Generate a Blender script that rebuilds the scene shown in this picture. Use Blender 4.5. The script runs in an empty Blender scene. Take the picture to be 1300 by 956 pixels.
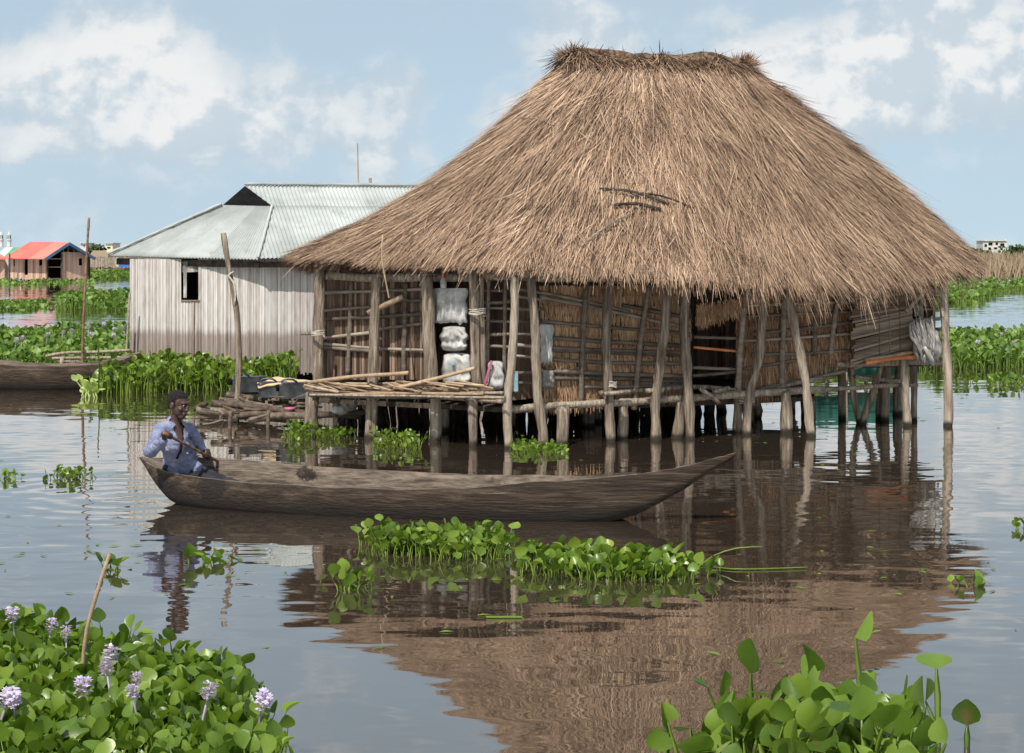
import bpy, bmesh, math, random
import numpy as np
from mathutils import Vector, noise as mnoise, Matrix
random.seed(7); RNG = np.random.default_rng(7)
R = math.radians
scene = bpy.context.scene
COL = scene.collection
# ------------------------------------------------------------------ camera, sky, sun, exposure
F = 2400.0; HZ = 322.0; H = 2.3          # focal length in photo pixels, horizon row, eye height
cam_d = bpy.data.cameras.new('camera'); cam = bpy.data.objects.new('camera', cam_d); COL.objects.link(cam)
cam.location = (0, 0, H); cam.rotation_euler = (R(90), 0, 0)
cam_d.sensor_width = 36; cam_d.lens = 36*F/1300; cam_d.shift_y = -(478-HZ)/1300
cam_d.clip_start = 0.1; cam_d.clip_end = 20000
scene.camera = cam
SUN_EL, SUN_AZ = 54, 20                  # azimuth: degrees to the left of straight behind the camera
sd = bpy.data.lights.new('sun', 'SUN'); sun = bpy.data.objects.new('sun', sd); COL.objects.link(sun)
EXPO = 0.45; sd.energy = 4.2; sd.angle = R(0.5); sd.color = (1.0, 0.955, 0.88)
tosun = Vector((-math.sin(R(SUN_AZ))*math.cos(R(SUN_EL)), -math.cos(R(SUN_AZ))*math.cos(R(SUN_EL)), math.sin(R(SUN_EL))))
sun.rotation_euler = tosun.to_track_quat('Z', 'Y').to_euler()
scene.view_settings.view_transform = 'Standard'; scene.view_settings.look = 'None'
scene.view_settings.exposure = EXPO; scene.view_settings.gamma = 1.0
try: scene.view_settings.use_curve_mapping = False
except Exception: pass

class NT:
    """small node-building helper"""
    def __init__(s, tree): s.t = tree; s.n = tree.nodes; s.l = tree.links
    def node(s, typ, **kw):
        n = s.n.new(typ)
        for k, v in kw.items(): setattr(n, k, v)
        return n
    def put(s, sock, v):
        if isinstance(v, bpy.types.NodeSocket): s.l.new(v, sock)
        elif v is not None: sock.default_value = v
    def math(s, op, a, b=None, c=None, clamp=False):
        n = s.node('ShaderNodeMath', operation=op, use_clamp=clamp)
        s.put(n.inputs[0], a); s.put(n.inputs[1], b); s.put(n.inputs[2], c)
        return n.outputs[0]
    def vmath(s, op, a, b=None):
        n = s.node('ShaderNodeVectorMath', operation=op); s.put(n.inputs[0], a); s.put(n.inputs[1], b)
        return n.outputs[0]
    def mix(s, f, a, b, mode='MIX'):
        n = s.node('ShaderNodeMix', data_type='RGBA', blend_type=mode)
        s.put(n.inputs[0], f); s.put(n.inputs[6], a); s.put(n.inputs[7], b); return n.outputs[2]
    def noise(s, vec, scale=1, detail=4, rough=.55, out=0, dist=0):
        n = s.node('ShaderNodeTexNoise'); s.put(n.inputs['Vector'], vec)
        n.inputs['Scale'].default_value = scale; n.inputs['Detail'].default_value = detail
        n.inputs['Roughness'].default_value = rough; n.inputs['Distortion'].default_value = dist
        return n.outputs[out]
    def ramp(s, f, stops):
        n = s.node('ShaderNodeValToRGB'); s.put(n.inputs[0], f); e = n.color_ramp.elements
        while len(e) < len(stops): e.new(0.5)
        for i, (p, c) in enumerate(stops):
            e[i].position = p; e[i].color = (*c, 1) if len(c) == 3 else c
        return n.outputs[0]
    def smooth(s, v, a, b):
        n = s.node('ShaderNodeMapRange', interpolation_type='SMOOTHSTEP')
        s.put(n.inputs[0], v); n.inputs[1].default_value = a; n.inputs[2].default_value = b; return n.outputs[0]

def c4(r, g, b): return (r, g, b, 1)
world = bpy.data.worlds.new('World'); scene.world = world; world.use_nodes = True
T = NT(world.node_tree); T.n.clear()
tc = T.node('ShaderNodeTexCoord').outputs['Generated']
sep = T.node('ShaderNodeSeparateXYZ'); T.l.new(tc, sep.inputs[0])
SX, SY, SZ = sep.outputs  # direction
# sky colour looked up a little higher than the view so the low sky stays blue
up = T.vmath('NORMALIZE', T.vmath('ADD', tc, (0, 0, .16)))
sky = T.node('ShaderNodeTexSky', sky_type='NISHITA', sun_disc=False)
sky.sun_elevation = R(SUN_EL); sky.sun_rotation = R(180+SUN_AZ); sky.air_density = 1.0; sky.dust_density = 1.0; sky.ozone_density = 1.5
T.l.new(up, sky.inputs['Vector'])
hyp = T.math('SQRT', T.math('ADD', T.math('MULTIPLY', SX, SX), T.math('MULTIPLY', SY, SY)))
el = T.math('DIVIDE', SZ, T.math('MAXIMUM', hyp, .05))
az = T.math('DIVIDE', SX, T.math('MAXIMUM', T.math('ABSOLUTE', SY), .05))
cmb = T.node('ShaderNodeCombineXYZ'); T.put(cmb.inputs[0], az); T.put(cmb.inputs[1], T.math('MULTIPLY', el, 1.12)); T.put(cmb.inputs[2], SY)
cv = cmb.outputs[0]
warp = T.noise(cv, 9, 2, .5, out=1)
cvw = T.vmath('ADD', cv, T.vmath('MULTIPLY', T.vmath('SUBTRACT', warp, (.5, .5, .5)), (.035, .03, 0)))
n1 = T.noise(cvw, 15, 7, .55)
cv2 = T.vmath('ADD', cvw, (-.006, .012, 0))
n2 = T.noise(cv2, 15, 7, .55)
def blob(px, py, rx, ry, amp):
    a = T.math('MULTIPLY', T.math('SUBTRACT', az, (px-650)/F), F/rx)
    b = T.math('MULTIPLY', T.math('SUBTRACT', el, (HZ-py)/F), F/ry)
    d = T.math('ADD', T.math('MULTIPLY', a, a), T.math('MULTIPLY', b, b))
    return T.math('MULTIPLY', T.math('POWER', 2.718, T.math('MULTIPLY', d, -1)), amp)
BL = [(205, 60, 95, 60, .22), (70, 90, 110, 50, .17), (340, 140, 60, 40, .15), (490, 110, 70, 40, .10), (700, 30, 80, 40, .12), (120, 175, 160, 40, .10),
      (1010, 85, 90, 50, .26), (1160, 85, 90, 50, .28), (1150, 150, 200, 60, .12), (1240, 30, 120, 50, .14),
      (450, 30, 120, 40, -.18), (590, 60, 60, 60, -.14), (300, 260, 300, 40, -.10), (1180, 270, 200, 50, -.12), (820, 40, 90, 60, .05), (230, 135, 330, 90, .085), (1130, 110, 240, 110, .07), (560, 170, 160, 60, .06)]
bs = None
for b in BL:
    v = blob(*b); bs = v if bs is None else T.math('ADD', bs, v)
dens = T.math('ADD', n1, bs); dens2 = T.math('ADD', n2, bs)
lowc = T.smooth(T.noise(cvw, 6, 6, .6), .38, .62)
dens = T.math('ADD', dens, T.math('MULTIPLY', T.math('SUBTRACT', lowc, .5), .10))
cover = T.smooth(dens, .33, .62)
veil = T.smooth(T.noise(cv, 5, 4, .5), .25, .75)
cover = T.math('MAXIMUM', cover, T.math('ADD', T.math('MULTIPLY', veil, .22), .68))
shade = T.smooth(T.math('SUBTRACT', n1, n2), -.05, .06)
lit = T.math('MULTIPLY', T.smooth(dens, .42, .84), T.math('ADD', T.math('MULTIPLY', shade, .75), .25))
SK = 0.15; KX = SK*2**EXPO
ccol = T.mix(lit, c4(.51/KX, .62/KX, .71/KX), c4(.88/KX, .885/KX, .88/KX))
tint = T.mix(1.0, sky.outputs[0], c4(1.02, 1.0, .85), 'MULTIPLY')
final = T.mix(T.math('MULTIPLY', cover, .96), tint, ccol)
bg = T.node('ShaderNodeBackground'); bg.inputs[1].default_value = SK; T.l.new(final, bg.inputs[0])
wo = T.node('ShaderNodeOutputWorld'); T.l.new(bg.outputs[0], wo.inputs[0])

# ------------------------------------------------------------------ pixel <-> place
def P(px, py, D): return Vector(((px-650)/F*D, D, H-(py-HZ)/F*D))
def W(px, py):
    D = H*F/(py-HZ); return Vector(((px-650)/F*D, D, 0))
def DW(py): return H*F/(py-HZ)
class Plane:
    def __init__(s, a, b): s.a = Vector(a); s.b = Vector(b); d = (s.b-s.a).normalized(); s.d = d; s.n = Vector((d.y, -d.x, 0)) if d.x > 0 else Vector((-d.y, d.x, 0))
    def at(s, px, py, off=0.0):
        k = (px-650)/F; a = s.a + s.n.to_2d()*off; d = s.d
        # a + q d = t (k,1)
        q = (k*a.y-a.x)/(d.x-k*d.y); t = a.y+q*d.y
        return Vector((k*t, t, H-(py-HZ)/F*t))

# ------------------------------------------------------------------ objects
def tag(o, label=None, cat=None, group=None, kind=None):
    if label: o['label'] = label
    if cat: o['category'] = cat
    if group: o['group'] = group
    if kind: o['kind'] = kind
    return o
def empty(name, loc, label, cat, group=None, kind=None):
    o = bpy.data.objects.new(name, None); COL.objects.link(o); o.location = loc; o.empty_display_size = .2
    return tag(o, label, cat, group, kind)
def wloc(o):
    v = Vector((0, 0, 0))
    while o: v += o.location; o = o.parent
    return v
def link(name, me, m=None, parent=None, origin=None):
    o = bpy.data.objects.new(name, me); COL.objects.link(o)
    if m is not None:
        for q in (m if isinstance(m, (list, tuple)) else [m]): me.materials.append(q)
    if parent is not None:
        me.transform(Matrix.Translation(-wloc(parent))); o.parent = parent
    elif origin is not None:
        me.transform(Matrix.Translation(-Vector(origin))); o.location = origin
    return o
def smooth(me): me.polygons.foreach_set('use_smooth', [True]*len(me.polygons))
class MB:
    def __init__(s): s.v = []; s.f = []; s.t = []; s.mi = []; s.cur = 0
    def add(s, vs, fs, tint=None):
        o = len(s.v); s.v += [tuple(v) for v in vs]; s.f += [tuple(i+o for i in f) for f in fs]
        tint = random.random() if tint is None else tint
        s.t += [tint]*len(vs); s.mi += [s.cur]*len(fs)
    def box(s, c, size, rz=0, tint=None, rx=0, ry=0):
        m = Matrix.Translation(Vector(c)) @ Matrix.Rotation(rz, 4, 'Z') @ Matrix.Rotation(ry, 4, 'Y') @ Matrix.Rotation(rx, 4, 'X')
        x, y, z = size[0]/2, size[1]/2, size[2]/2
        vs = [m @ Vector((a, b, d)) for a in (-x, x) for b in (-y, y) for d in (-z, z)]
        s.add(vs, [(0,1,3,2), (4,6,7,5), (0,4,5,1), (2,3,7,6), (0,2,6,4), (1,5,7,3)], tint)
    def beam(s, a, b, w, h, tint=None):
        a = Vector(a); b = Vector(b); d = (b-a).normalized(); sd_ = d.cross(Vector((0, 0, 1)))
        if sd_.length < .01: sd_ = Vector((1, 0, 0))
        sd_.normalize(); u = sd_.cross(d)
        vs = [p + sd_*i*w/2 + u*j*h/2 for p in (a, b) for i, j in ((-1,-1), (1,-1), (1,1), (-1,1))]
        s.add(vs, [(0,3,2,1), (4,5,6,7), (0,1,5,4), (1,2,6,5), (2,3,7,6), (3,0,4,7)], tint)
    def tube(s, pts, rad, n=8, rough=.12, seg=.12, wob=.25, tint=None, seed=None, point=0):
        """irregular wooden pole through pts; rad one value or a list"""
        pts = [Vector(p) for p in pts]
        rads = rad if isinstance(rad, (list, tuple)) else [rad]*len(pts)
        P2 = []; R2 = []
        k = len(pts)
        for i in range(k-1):
            p0 = pts[max(i-1, 0)]; p1 = pts[i]; p2 = pts[i+1]; p3 = pts[min(i+2, k-1)]
            m = max(2, int((p2-p1).length/seg))
            for j in range(m):
                t = j/m
                q = 0.5*((2*p1)+(p2-p0)*t+(2*p0-5*p1+4*p2-p3)*t*t+(3*p1-p0-3*p2+p3)*t**3)
                P2.append(q); R2.append(rads[i]*(1-t)+rads[i+1]*t)
        P2.append(pts[-1]); R2.append(rads[-1])
        sdv = random.random()*100 if seed is None else seed
        vs = []; fs = []
        for i, (p, r) in enumerate(zip(P2, R2)):
            d = (P2[min(i+1, len(P2)-1)]-P2[max(i-1, 0)]).normalized()
            a = d.cross(Vector((0, 1, 0)))
            if a.length < .2: a = d.cross(Vector((1, 0, 0)))
            a.normalize(); b = d.cross(a)
            w = mnoise.noise_vector(Vector((sdv, i*seg*1.1, 3)))*r*wob*2
            for j in range(n):
                th = 2*math.pi*j/n
                rr = r*(1+rough*mnoise.noise(Vector((sdv+math.cos(th)*1.2, math.sin(th)*1.2, i*.5)))*2)
                pt = p+w+a*math.cos(th)*rr+b*math.sin(th)*rr
                if point and i == len(P2)-1: pt = pt - d*point*(0.5+0.5*math.cos(th-1))
                vs.append(pt)
        m = len(P2)
        for i in range(m-1):
            for j in range(n):
                fs.append((i*n+j, i*n+(j+1) % n, (i+1)*n+(j+1) % n, (i+1)*n+j))
        fs.append(tuple(range(n))[::-1]); fs.append(tuple((m-1)*n+j for j in range(n)))
        s.add(vs, fs, tint)
    def lathe(s, c, prof, n=16, tint=None, axis='Z', rot=None):
        M = Matrix.Translation(Vector(c)) @ (rot.to_4x4() if rot else Matrix.Identity(4))
        vs = []; fs = []
        for r, z in prof:
            for j in range(n): vs.append(M @ Vector((r*math.cos(2*math.pi*j/n), r*math.sin(2*math.pi*j/n), z)))
        for i in range(len(prof)-1):
            for j in range(n): fs.append((i*n+j, i*n+(j+1) % n, (i+1)*n+(j+1) % n, (i+1)*n+j))
        fs.append(tuple(range(n))[::-1]); fs.append(tuple((len(prof)-1)*n+j for j in range(n)))
        s.add(vs, fs, tint)
    def build(s, name, m=None, parent=None, origin=None, sm=False):
        me = bpy.data.meshes.new(name); me.from_pydata(s.v, [], s.f)
        at = me.attributes.new('tint', 'FLOAT', 'POINT'); at.data.foreach_set('value', s.t)
        if isinstance(m, (list, tuple)): me.polygons.foreach_set('material_index', s.mi)
        me.update()
        if sm: smooth(me)
        return link(name, me, m, parent, origin)
def npmesh(name, V, Q, tint, m, parent=None, origin=None, sm=False):
    """V (n,3), Q (k,4) quads"""
    me = bpy.data.meshes.new(name)
    me.vertices.add(len(V)); me.vertices.foreach_set('co', np.asarray(V, np.float32).ravel())
    me.loops.add(Q.size); me.loops.foreach_set('vertex_index', np.asarray(Q, np.int32).ravel())
    me.polygons.add(len(Q)); me.polygons.foreach_set('loop_start', np.arange(0, Q.size, 4, dtype=np.int32))
    try: me.polygons.foreach_set('loop_total', np.full(len(Q), 4, np.int32))
    except Exception: pass
    at = me.attributes.new('tint', 'FLOAT', 'POINT'); at.data.foreach_set('value', np.asarray(tint, np.float32))
    me.update(calc_edges=True); me.validate()
    if sm: smooth(me)
    return link(name, me, m, parent, origin)

# ------------------------------------------------------------------ materials
def mat(name, stops, scale=(1, 1, 1), nscale=8, detail=5, rough=.85, bump=.3, bdist=.01, tintw=0.0, spec=.3, coords='Object', extra=None, transl=0, bscale=None, contrast=1.75):
    m = bpy.data.materials.new(name); m.use_nodes = True; t = NT(m.node_tree); t.n.clear()
    co = t.node('ShaderNodeTexCoord').outputs[coords]
    v = t.vmath('MULTIPLY', co, scale)
    f = t.noise(v, nscale, detail, .6)
    at = t.node('ShaderNodeAttribute', attribute_name='tint').outputs['Fac']
    f = t.math('ADD', t.math('MULTIPLY', t.math('SUBTRACT', f, .5), contrast), .5, clamp=True)
    if tintw: f = t.math('ADD', t.math('MULTIPLY', f, 1-tintw), t.math('MULTIPLY', at, tintw))
    col = t.ramp(f, stops)
    if extra: col = extra(t, col, co, at)
    p = t.node('ShaderNodeBsdfPrincipled'); t.put(p.inputs['Base Color'], col)
    p.inputs['Roughness'].default_value = rough; p.inputs['Specular IOR Level'].default_value = spec
    if bump:
        b = t.node('ShaderNodeBump'); b.inputs['Strength'].default_value = bump; b.inputs['Distance'].default_value = bdist
        bf = t.noise(v, bscale or nscale*2, 5, .65); t.put(b.inputs['Height'], bf); t.put(p.inputs['Normal'], b.outputs[0])
    o = t.node('ShaderNodeOutputMaterial')
    if transl:
        tr = t.node('ShaderNodeBsdfTranslucent'); t.put(tr.inputs[0], t.mix(1, col, c4(1.15, 1.2, .45), 'MULTIPLY'))
        mx = t.node('ShaderNodeMixShader'); mx.inputs[0].default_value = transl
        t.l.new(p.outputs[0], mx.inputs[1]); t.l.new(tr.outputs[0], mx.inputs[2]); t.l.new(mx.outputs[0], o.inputs[0])
    else: t.l.new(p.outputs[0], o.inputs[0])
    return m
def stain(t, col, co, at):      # wet, algae-dark band where the wood stands in the water
    g = t.node('ShaderNodeNewGeometry').outputs['Position']; s_ = t.node('ShaderNodeSeparateXYZ'); t.l.new(g, s_.inputs[0])
    z = t.math('ADD', s_.outputs[2], t.math('MULTIPLY', t.math('SUBTRACT', t.noise(co, 9, 2), .5), .08))
    k = t.smooth(z, .02, .10)
    return t.mix(k, c4(.035, .028, .02), col)
M = {}
M['post'] = mat('weathered_post', [(.12, (.05, .036, .027)), (.38, (.19, .145, .108)), (.6, (.34, .275, .21)), (.85, (.50, .43, .345))], (1, 1, .10), 26, 7, .9, 1, .03, .2, extra=stain)
M['lath'] = mat('weathered_lath', [(.15, (.06, .045, .035)), (.5, (.17, .135, .105)), (.85, (.36, .305, .245))], (.3, .3, 1), 14, 5, .9, .5, .01, .45)
M['bamboo'] = mat('bamboo', [(.15, (.13, .08, .05)), (.5, (.28, .19, .12)), (.85, (.46, .35, .23))], (1, 1, 1), 10, 4, .6, .3, .01, .5)
M['thatch'] = mat('thatch_straw', [(.10, (.045, .030, .022)), (.30, (.145, .094, .064)), (.5, (.262, .168, .110)), (.72, (.43, .288, .190)), (.95, (.63, .47, .33))], (1, 1, 1), 1.3, 3, .8, 0, .01, .72, spec=.2)
M['thatch_base'] = mat('thatch_mass', [(.3, (.05, .032, .02)), (.6, (.20, .125, .08)), (.8, (.30, .20, .13))], (1, 1, 1), 14, 6, .95, 1, .05)
M['grasswall'] = mat('grass_wall', [(.15, (.09, .045, .025)), (.4, (.26, .15, .085)), (.65, (.44, .28, .16)), (.9, (.58, .42, .27))], (1, 1, 1), 2.0, 3, .85, 0, .01, .6, spec=.2)
M['driftwood'] = mat('driftwood', [(.15, (.03, .022, .017)), (.5, (.11, .08, .06)), (.85, (.25, .20, .155))], (1, 1, 1), 12, 6, .9, .8, .02, .35)
M['canewall'] = mat('cane_wall', [(.2, (.045, .028, .02)), (.45, (.14, .088, .06)), (.8, (.31, .225, .16))], (3, 3, .25), 12, 4, .85, .4, .01, .5)
M['mat'] = mat('woven_mat', [(.2, (.07, .048, .032)), (.5, (.16, .115, .082)), (.8, (.26, .20, .15))], (.15, .15, 4), 16, 4, .8, .4, .01, .5)
M['dark'] = mat('dark_interior', [(.3, (.02, .014, .01)), (.7, (.05, .035, .025))], nscale=6, rough=.95)
M['planks_dark'] = mat('dark_planks', [(.3, (.03, .022, .016)), (.7, (.08, .06, .045))], (1, 1, 1), 8, 4, .95)
M['sack'] = mat('white_sack', [(.2, (.22, .21, .195)), (.5, (.40, .39, .37)), (.8, (.54, .53, .51))], nscale=5, detail=5, rough=.7, bump=.5, bdist=.02, bscale=7)
M['greycloth'] = mat('grey_cloth', [(.3, (.16, .15, .14)), (.6, (.32, .30, .27)), (.8, (.5, .47, .42))], (1, 1, .3), 9, 5, .85, .8, .03)
M['blue'] = mat('blue_plastic', [(.3, (.16, .27, .32)), (.7, (.26, .38, .43))], nscale=6, rough=.5)
M['red'] = mat('red_plastic', [(.3, (.5, .04, .03)), (.7, (.62, .07, .05))], nscale=6, rough=.5)
M['pink'] = mat('pink_plastic', [(.3, (.34, .09, .15)), (.7, (.42, .14, .2))], nscale=6, rough=.5)
M['orangepole'] = mat('orange_pole', [(.3, (.5, .16, .05)), (.7, (.65, .26, .10))], nscale=6, rough=.6)
M['jerry'] = mat('black_plastic', [(.3, (.022, .025, .028)), (.7, (.07, .075, .08))], nscale=5, rough=.38, bump=.3, bdist=.01, spec=.5)
M['straw_sheet'] = mat('straw_sheet', [(.3, (.48, .32, .16)), (.7, (.68, .50, .30))], (1, 4, 1), 9, 5, .85, .5, .01)
def metalx(t, col, co, at):
    return t.mix(t.smooth(t.noise(co, 2.2, 5, .6), .58, .8), col, c4(.24, .20, .16))
M['tin'] = mat('galvanised_roof', [(.1, (.20, .21, .20)), (.5, (.33, .35, .335)), (.9, (.44, .46, .445))], (1, 1, 1), 2.4, 6, .6, .1, .01, .5, spec=.4, extra=metalx)
def stainwall(t, col, co, at):
    g = t.node('ShaderNodeNewGeometry').outputs['Position']; s_ = t.node('ShaderNodeSeparateXYZ'); t.l.new(g, s_.inputs[0])
    z = t.math('ADD', s_.outputs[2], t.math('ADD', t.math('MULTIPLY', t.math('SUBTRACT', t.noise(co, 5, 3), .5), .10), t.math('MULTIPLY', at, .07)))
    k = t.smooth(z, .83, 1.0)
    return t.mix(k, t.mix(1, col, c4(.55, .49, .46), 'MULTIPLY'), col)
M['slatwall'] = mat('pale_slat_wall', [(.08, (.22, .175, .145)), (.35, (.39, .35, .32)), (.6, (.51, .47, .44)), (.9, (.64, .61, .58))], (2.5, 2.5, .35), 9, 5, .85, .4, .01, .55, extra=stainwall)
M['pinkwood'] = mat('pinkish_boards', [(.2, (.30, .17, .12)), (.5, (.46, .29, .21)), (.85, (.58, .40, .31))], (1, 1, .2), 3, 4, .85, .1, .01, .6)
M['redtarp'] = mat('red_tarp', [(.3, (.50, .115, .09)), (.7, (.60, .18, .14))], nscale=.6, rough=.7, bump=.2, tintw=.5)
M['bluetrim'] = mat('blue_trim', [(.3, (.03, .07, .12)), (.7, (.06, .12, .20))], nscale=3, rough=.6)
M['bluetarp'] = mat('blue_tarp', [(.3, (.02, .10, .42)), (.7, (.04, .16, .55))], nscale=3, rough=.6)
M['green_paint'] = mat('green_paint', [(.3, (.05, .28, .14)), (.7, (.08, .36, .2))], nscale=3, rough=.6)
M['yellow_paint'] = mat('yellow_paint', [(.3, (.62, .50, .12)), (.7, (.7, .6, .2))], nscale=3, rough=.6)
M['white'] = mat('pale_concrete', [(.3, (.45, .43, .40)), (.7, (.62, .60, .57))], nscale=.8, rough=.9, bump=.1)
M['cream'] = mat('cream_paint', [(.3, (.60, .52, .38)), (.7, (.70, .62, .47))], nscale=.8, rough=.9, bump=.1)
M['tealnet'] = mat('teal_net', [(.3, (.010, .060, .046)), (.7, (.022, .11, .085))], nscale=3, rough=.8, bump=.5, bdist=.03)
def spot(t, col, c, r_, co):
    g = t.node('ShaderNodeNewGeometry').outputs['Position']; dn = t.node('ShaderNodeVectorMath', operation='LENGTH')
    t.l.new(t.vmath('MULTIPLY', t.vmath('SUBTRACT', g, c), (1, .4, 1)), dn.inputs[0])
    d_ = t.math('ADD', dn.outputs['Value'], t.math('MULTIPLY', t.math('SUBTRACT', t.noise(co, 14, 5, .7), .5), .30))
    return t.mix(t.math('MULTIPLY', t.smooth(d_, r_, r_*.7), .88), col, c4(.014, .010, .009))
def hullx(t, col, co, at):
    g = t.node('ShaderNodeNewGeometry').outputs['Position']; s_ = t.node('ShaderNodeSeparateXYZ'); t.l.new(g, s_.inputs[0])
    z = t.math('ADD', s_.outputs[2], t.math('MULTIPLY', t.math('SUBTRACT', t.noise(co, 4, 5, .65), .5), .22))
    k = t.smooth(z, .04, .20)
    cr_ = t.smooth(t.noise(t.vmath('MULTIPLY', co, (1.3, 6, 26)), 1.0, 5, .7), .57, .66); col = t.mix(t.math('MULTIPLY', cr_, .75), col, c4(.016, .011, .008))
    pl_ = t.smooth(t.noise(t.vmath('MULTIPLY', co, (2.2, 9, 34)), 1.0, 4, .7), .60, .72); col = t.mix(t.math('MULTIPLY', pl_, .6), col, c4(.20, .155, .115))
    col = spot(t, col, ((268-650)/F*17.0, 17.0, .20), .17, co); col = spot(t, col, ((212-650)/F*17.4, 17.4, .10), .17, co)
    return t.mix(k, c4(.020, .015, .012), col)
M['hull_out'] = mat('dugout_outside', [(.12, (.014, .010, .008)), (.42, (.034, .022, .014)), (.62, (.058, .039, .026)), (.90, (.105, .076, .054))], (.10, .8, 1.5), 18, 6, .85, 1, .03, extra=hullx)
def hulli(t, col, co, at):
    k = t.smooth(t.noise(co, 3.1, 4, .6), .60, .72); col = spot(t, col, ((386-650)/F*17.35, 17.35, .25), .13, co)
    cr_ = t.smooth(t.noise(t.vmath('MULTIPLY', co, (1.3, 6, 26)), 1.0, 5, .7), .57, .66); col = t.mix(t.math('MULTIPLY', cr_, .6), col, c4(.05, .037, .028))
    return t.mix(k, col, c4(.05, .035, .026))
M['hull_in'] = mat('dugout_inside', [(.2, (.05, .038, .03)), (.5, (.135, .105, .08)), (.85, (.23, .18, .14))], (.10, .8, 1.5), 18, 8, .9, .8, .02, extra=hulli)
M['skin'] = mat('dark_skin', [(.3, (.040, .020, .013)), (.7, (.066, .034, .023))], nscale=14, rough=.55, bump=.15, bdist=.003, spec=.5)
M['hair'] = mat('black_hair', [(.3, (.006, .005, .005)), (.7, (.016, .013, .012))], nscale=90, rough=.9, bump=1, bdist=.01)
M['shirt'] = mat('blue_shirt', [(.2, (.11, .12, .19)), (.5, (.175, .19, .295)), (.8, (.25, .265, .37))], nscale=7, rough=.9, bump=1, bdist=.02, bscale=12)
M['trousers'] = mat('dark_trousers', [(.3, (.018, .018, .022)), (.7, (.035, .034, .04))], nscale=9, rough=.9, bump=.5)
M['eye'] = mat('eye_white', [(.3, (.22, .18, .15)), (.7, (.28, .24, .2))], nscale=9, rough=.3, bump=0)
M['paddle'] = mat('paddle_wood', [(.3, (.12, .06, .035)), (.7, (.26, .15, .09))], (1, 1, 1), 12, 4, .6, .4, .01)
def leafmat(name, a, b, c, tr=.33, rough=.35):
    return mat(name, [(.05, (.10, .075, .02)), (.10, a), (.5, b), (.92, c), (.99, (.30, .27, .05))], nscale=9, detail=3, rough=rough, bump=.15, bdist=.01, tintw=.8, spec=.45, transl=tr)
M['leaf'] = leafmat('hyacinth_leaf', (.045, .088, .010), (.105, .180, .018), (.20, .285, .04))
M['leaf_mid'] = leafmat('hyacinth_leaf_mid', (.050, .095, .010), (.120, .195, .020), (.22, .30, .04), .3)
M['leaf_far'] = leafmat('hyacinth_leaf_far', (.05, .10, .012), (.11, .20, .025), (.19, .27, .045), .25, .5)
M['flower'] = mat('lavender_petal', [(.2, (.46, .38, .62)), (.6, (.64, .56, .76)), (.9, (.76, .71, .83))], nscale=12, rough=.6, bump=0, tintw=.6, transl=.3)
M['lettuce'] = mat('pale_lettuce_leaf', [(.2, (.30, .40, .10)), (.8, (.52, .60, .24))], nscale=12, rough=.6, bump=.3, tintw=.5, transl=.3)
M['reeds'] = mat('dry_reeds', [(.1, (.10, .07, .045)), (.5, (.24, .175, .115)), (.9, (.36, .28, .18))], nscale=.3, rough=.9, bump=0, tintw=.7)
M['farland'] = mat('far_marsh', [(.3, (.12, .14, .05)), (.7, (.22, .19, .11))], nscale=.05, rough=.95, bump=0)
M['bush'] = mat('far_bush', [(.1, (.03, .05, .02)), (.5, (.06, .09, .03)), (.9, (.10, .13, .05))], nscale=.5, rough=.9, bump=0, tintw=.6)
M['rope'] = mat('pale_rope', [(.3, (.35, .31, .25)), (.7, (.55, .5, .43))], nscale=30, rough=.9)
M['dark_fill'] = mat('dark_opening', [(.3, (.008, .008, .009)), (.7, (.014, .013, .013))], nscale=3, rough=1, bump=0, spec=0)  # near-black fill; the shade inside openings is put into this colour

# ------------------------------------------------------------------ the lagoon
wm = bpy.data.materials.new('lagoon_water'); wm.use_nodes = True; t = NT(wm.node_tree); t.n.clear()
pos = t.node('ShaderNodeNewGeometry').outputs['Position']
sp = t.node('ShaderNodeSeparateXYZ'); t.l.new(pos, sp.inputs[0])
def slopes(vec, scale, detail, amp):
    c = t.noise(t.vmath('MULTIPLY', vec, (.38, 1, 1)), scale, detail, .5, out=1)
    return t.vmath('MULTIPLY', t.vmath('SUBTRACT', c, (.5, .5, .5)), (amp*.42, amp, 0))
ruff = t.smooth(t.noise(t.vmath('MULTIPLY', pos, (.5, .22, 1)), 1.0, 3), .35, .68)         # breeze patches
s1 = slopes(pos, 4.5, 1, .075)
s2 = slopes(t.vmath('ADD', pos, (31, 17, 0)), .8, 1, .020)
s3 = slopes(t.vmath('ADD', pos, (7, 53, 0)), 11.0, 1.5, .032)
def rings(cx, cy, k, amp, r0, r1):
    d = t.vmath('MULTIPLY', t.vmath('SUBTRACT', pos, (cx, cy, 0)), (1, 1, 0))
    ln = t.node('ShaderNodeVectorMath', operation='LENGTH'); t.l.new(d, ln.inputs[0]); r = ln.outputs['Value']
    wv = t.math('SINE', t.math('MULTIPLY', r, k)); fade = t.math('MULTIPLY', t.math('SUBTRACT', 1, t.smooth(r, r0, r1)), amp)
    cmbn = t.node('ShaderNodeVectorMath', operation='SCALE'); t.l.new(t.vmath('NORMALIZE', d), cmbn.inputs[0]); t.put(cmbn.inputs['Scale'], t.math('MULTIPLY', wv, fade))
    return cmbn.outputs[0]
rg = rings(-3.6, 17.8, 17, .020, .3, 3.2)
sc = t.node('ShaderNodeVectorMath', operation='SCALE'); t.l.new(t.vmath('ADD', s1, s3), sc.inputs[0]); t.put(sc.inputs['Scale'], t.math('ADD', t.math('MULTIPLY', ruff, .75), .36))
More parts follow.
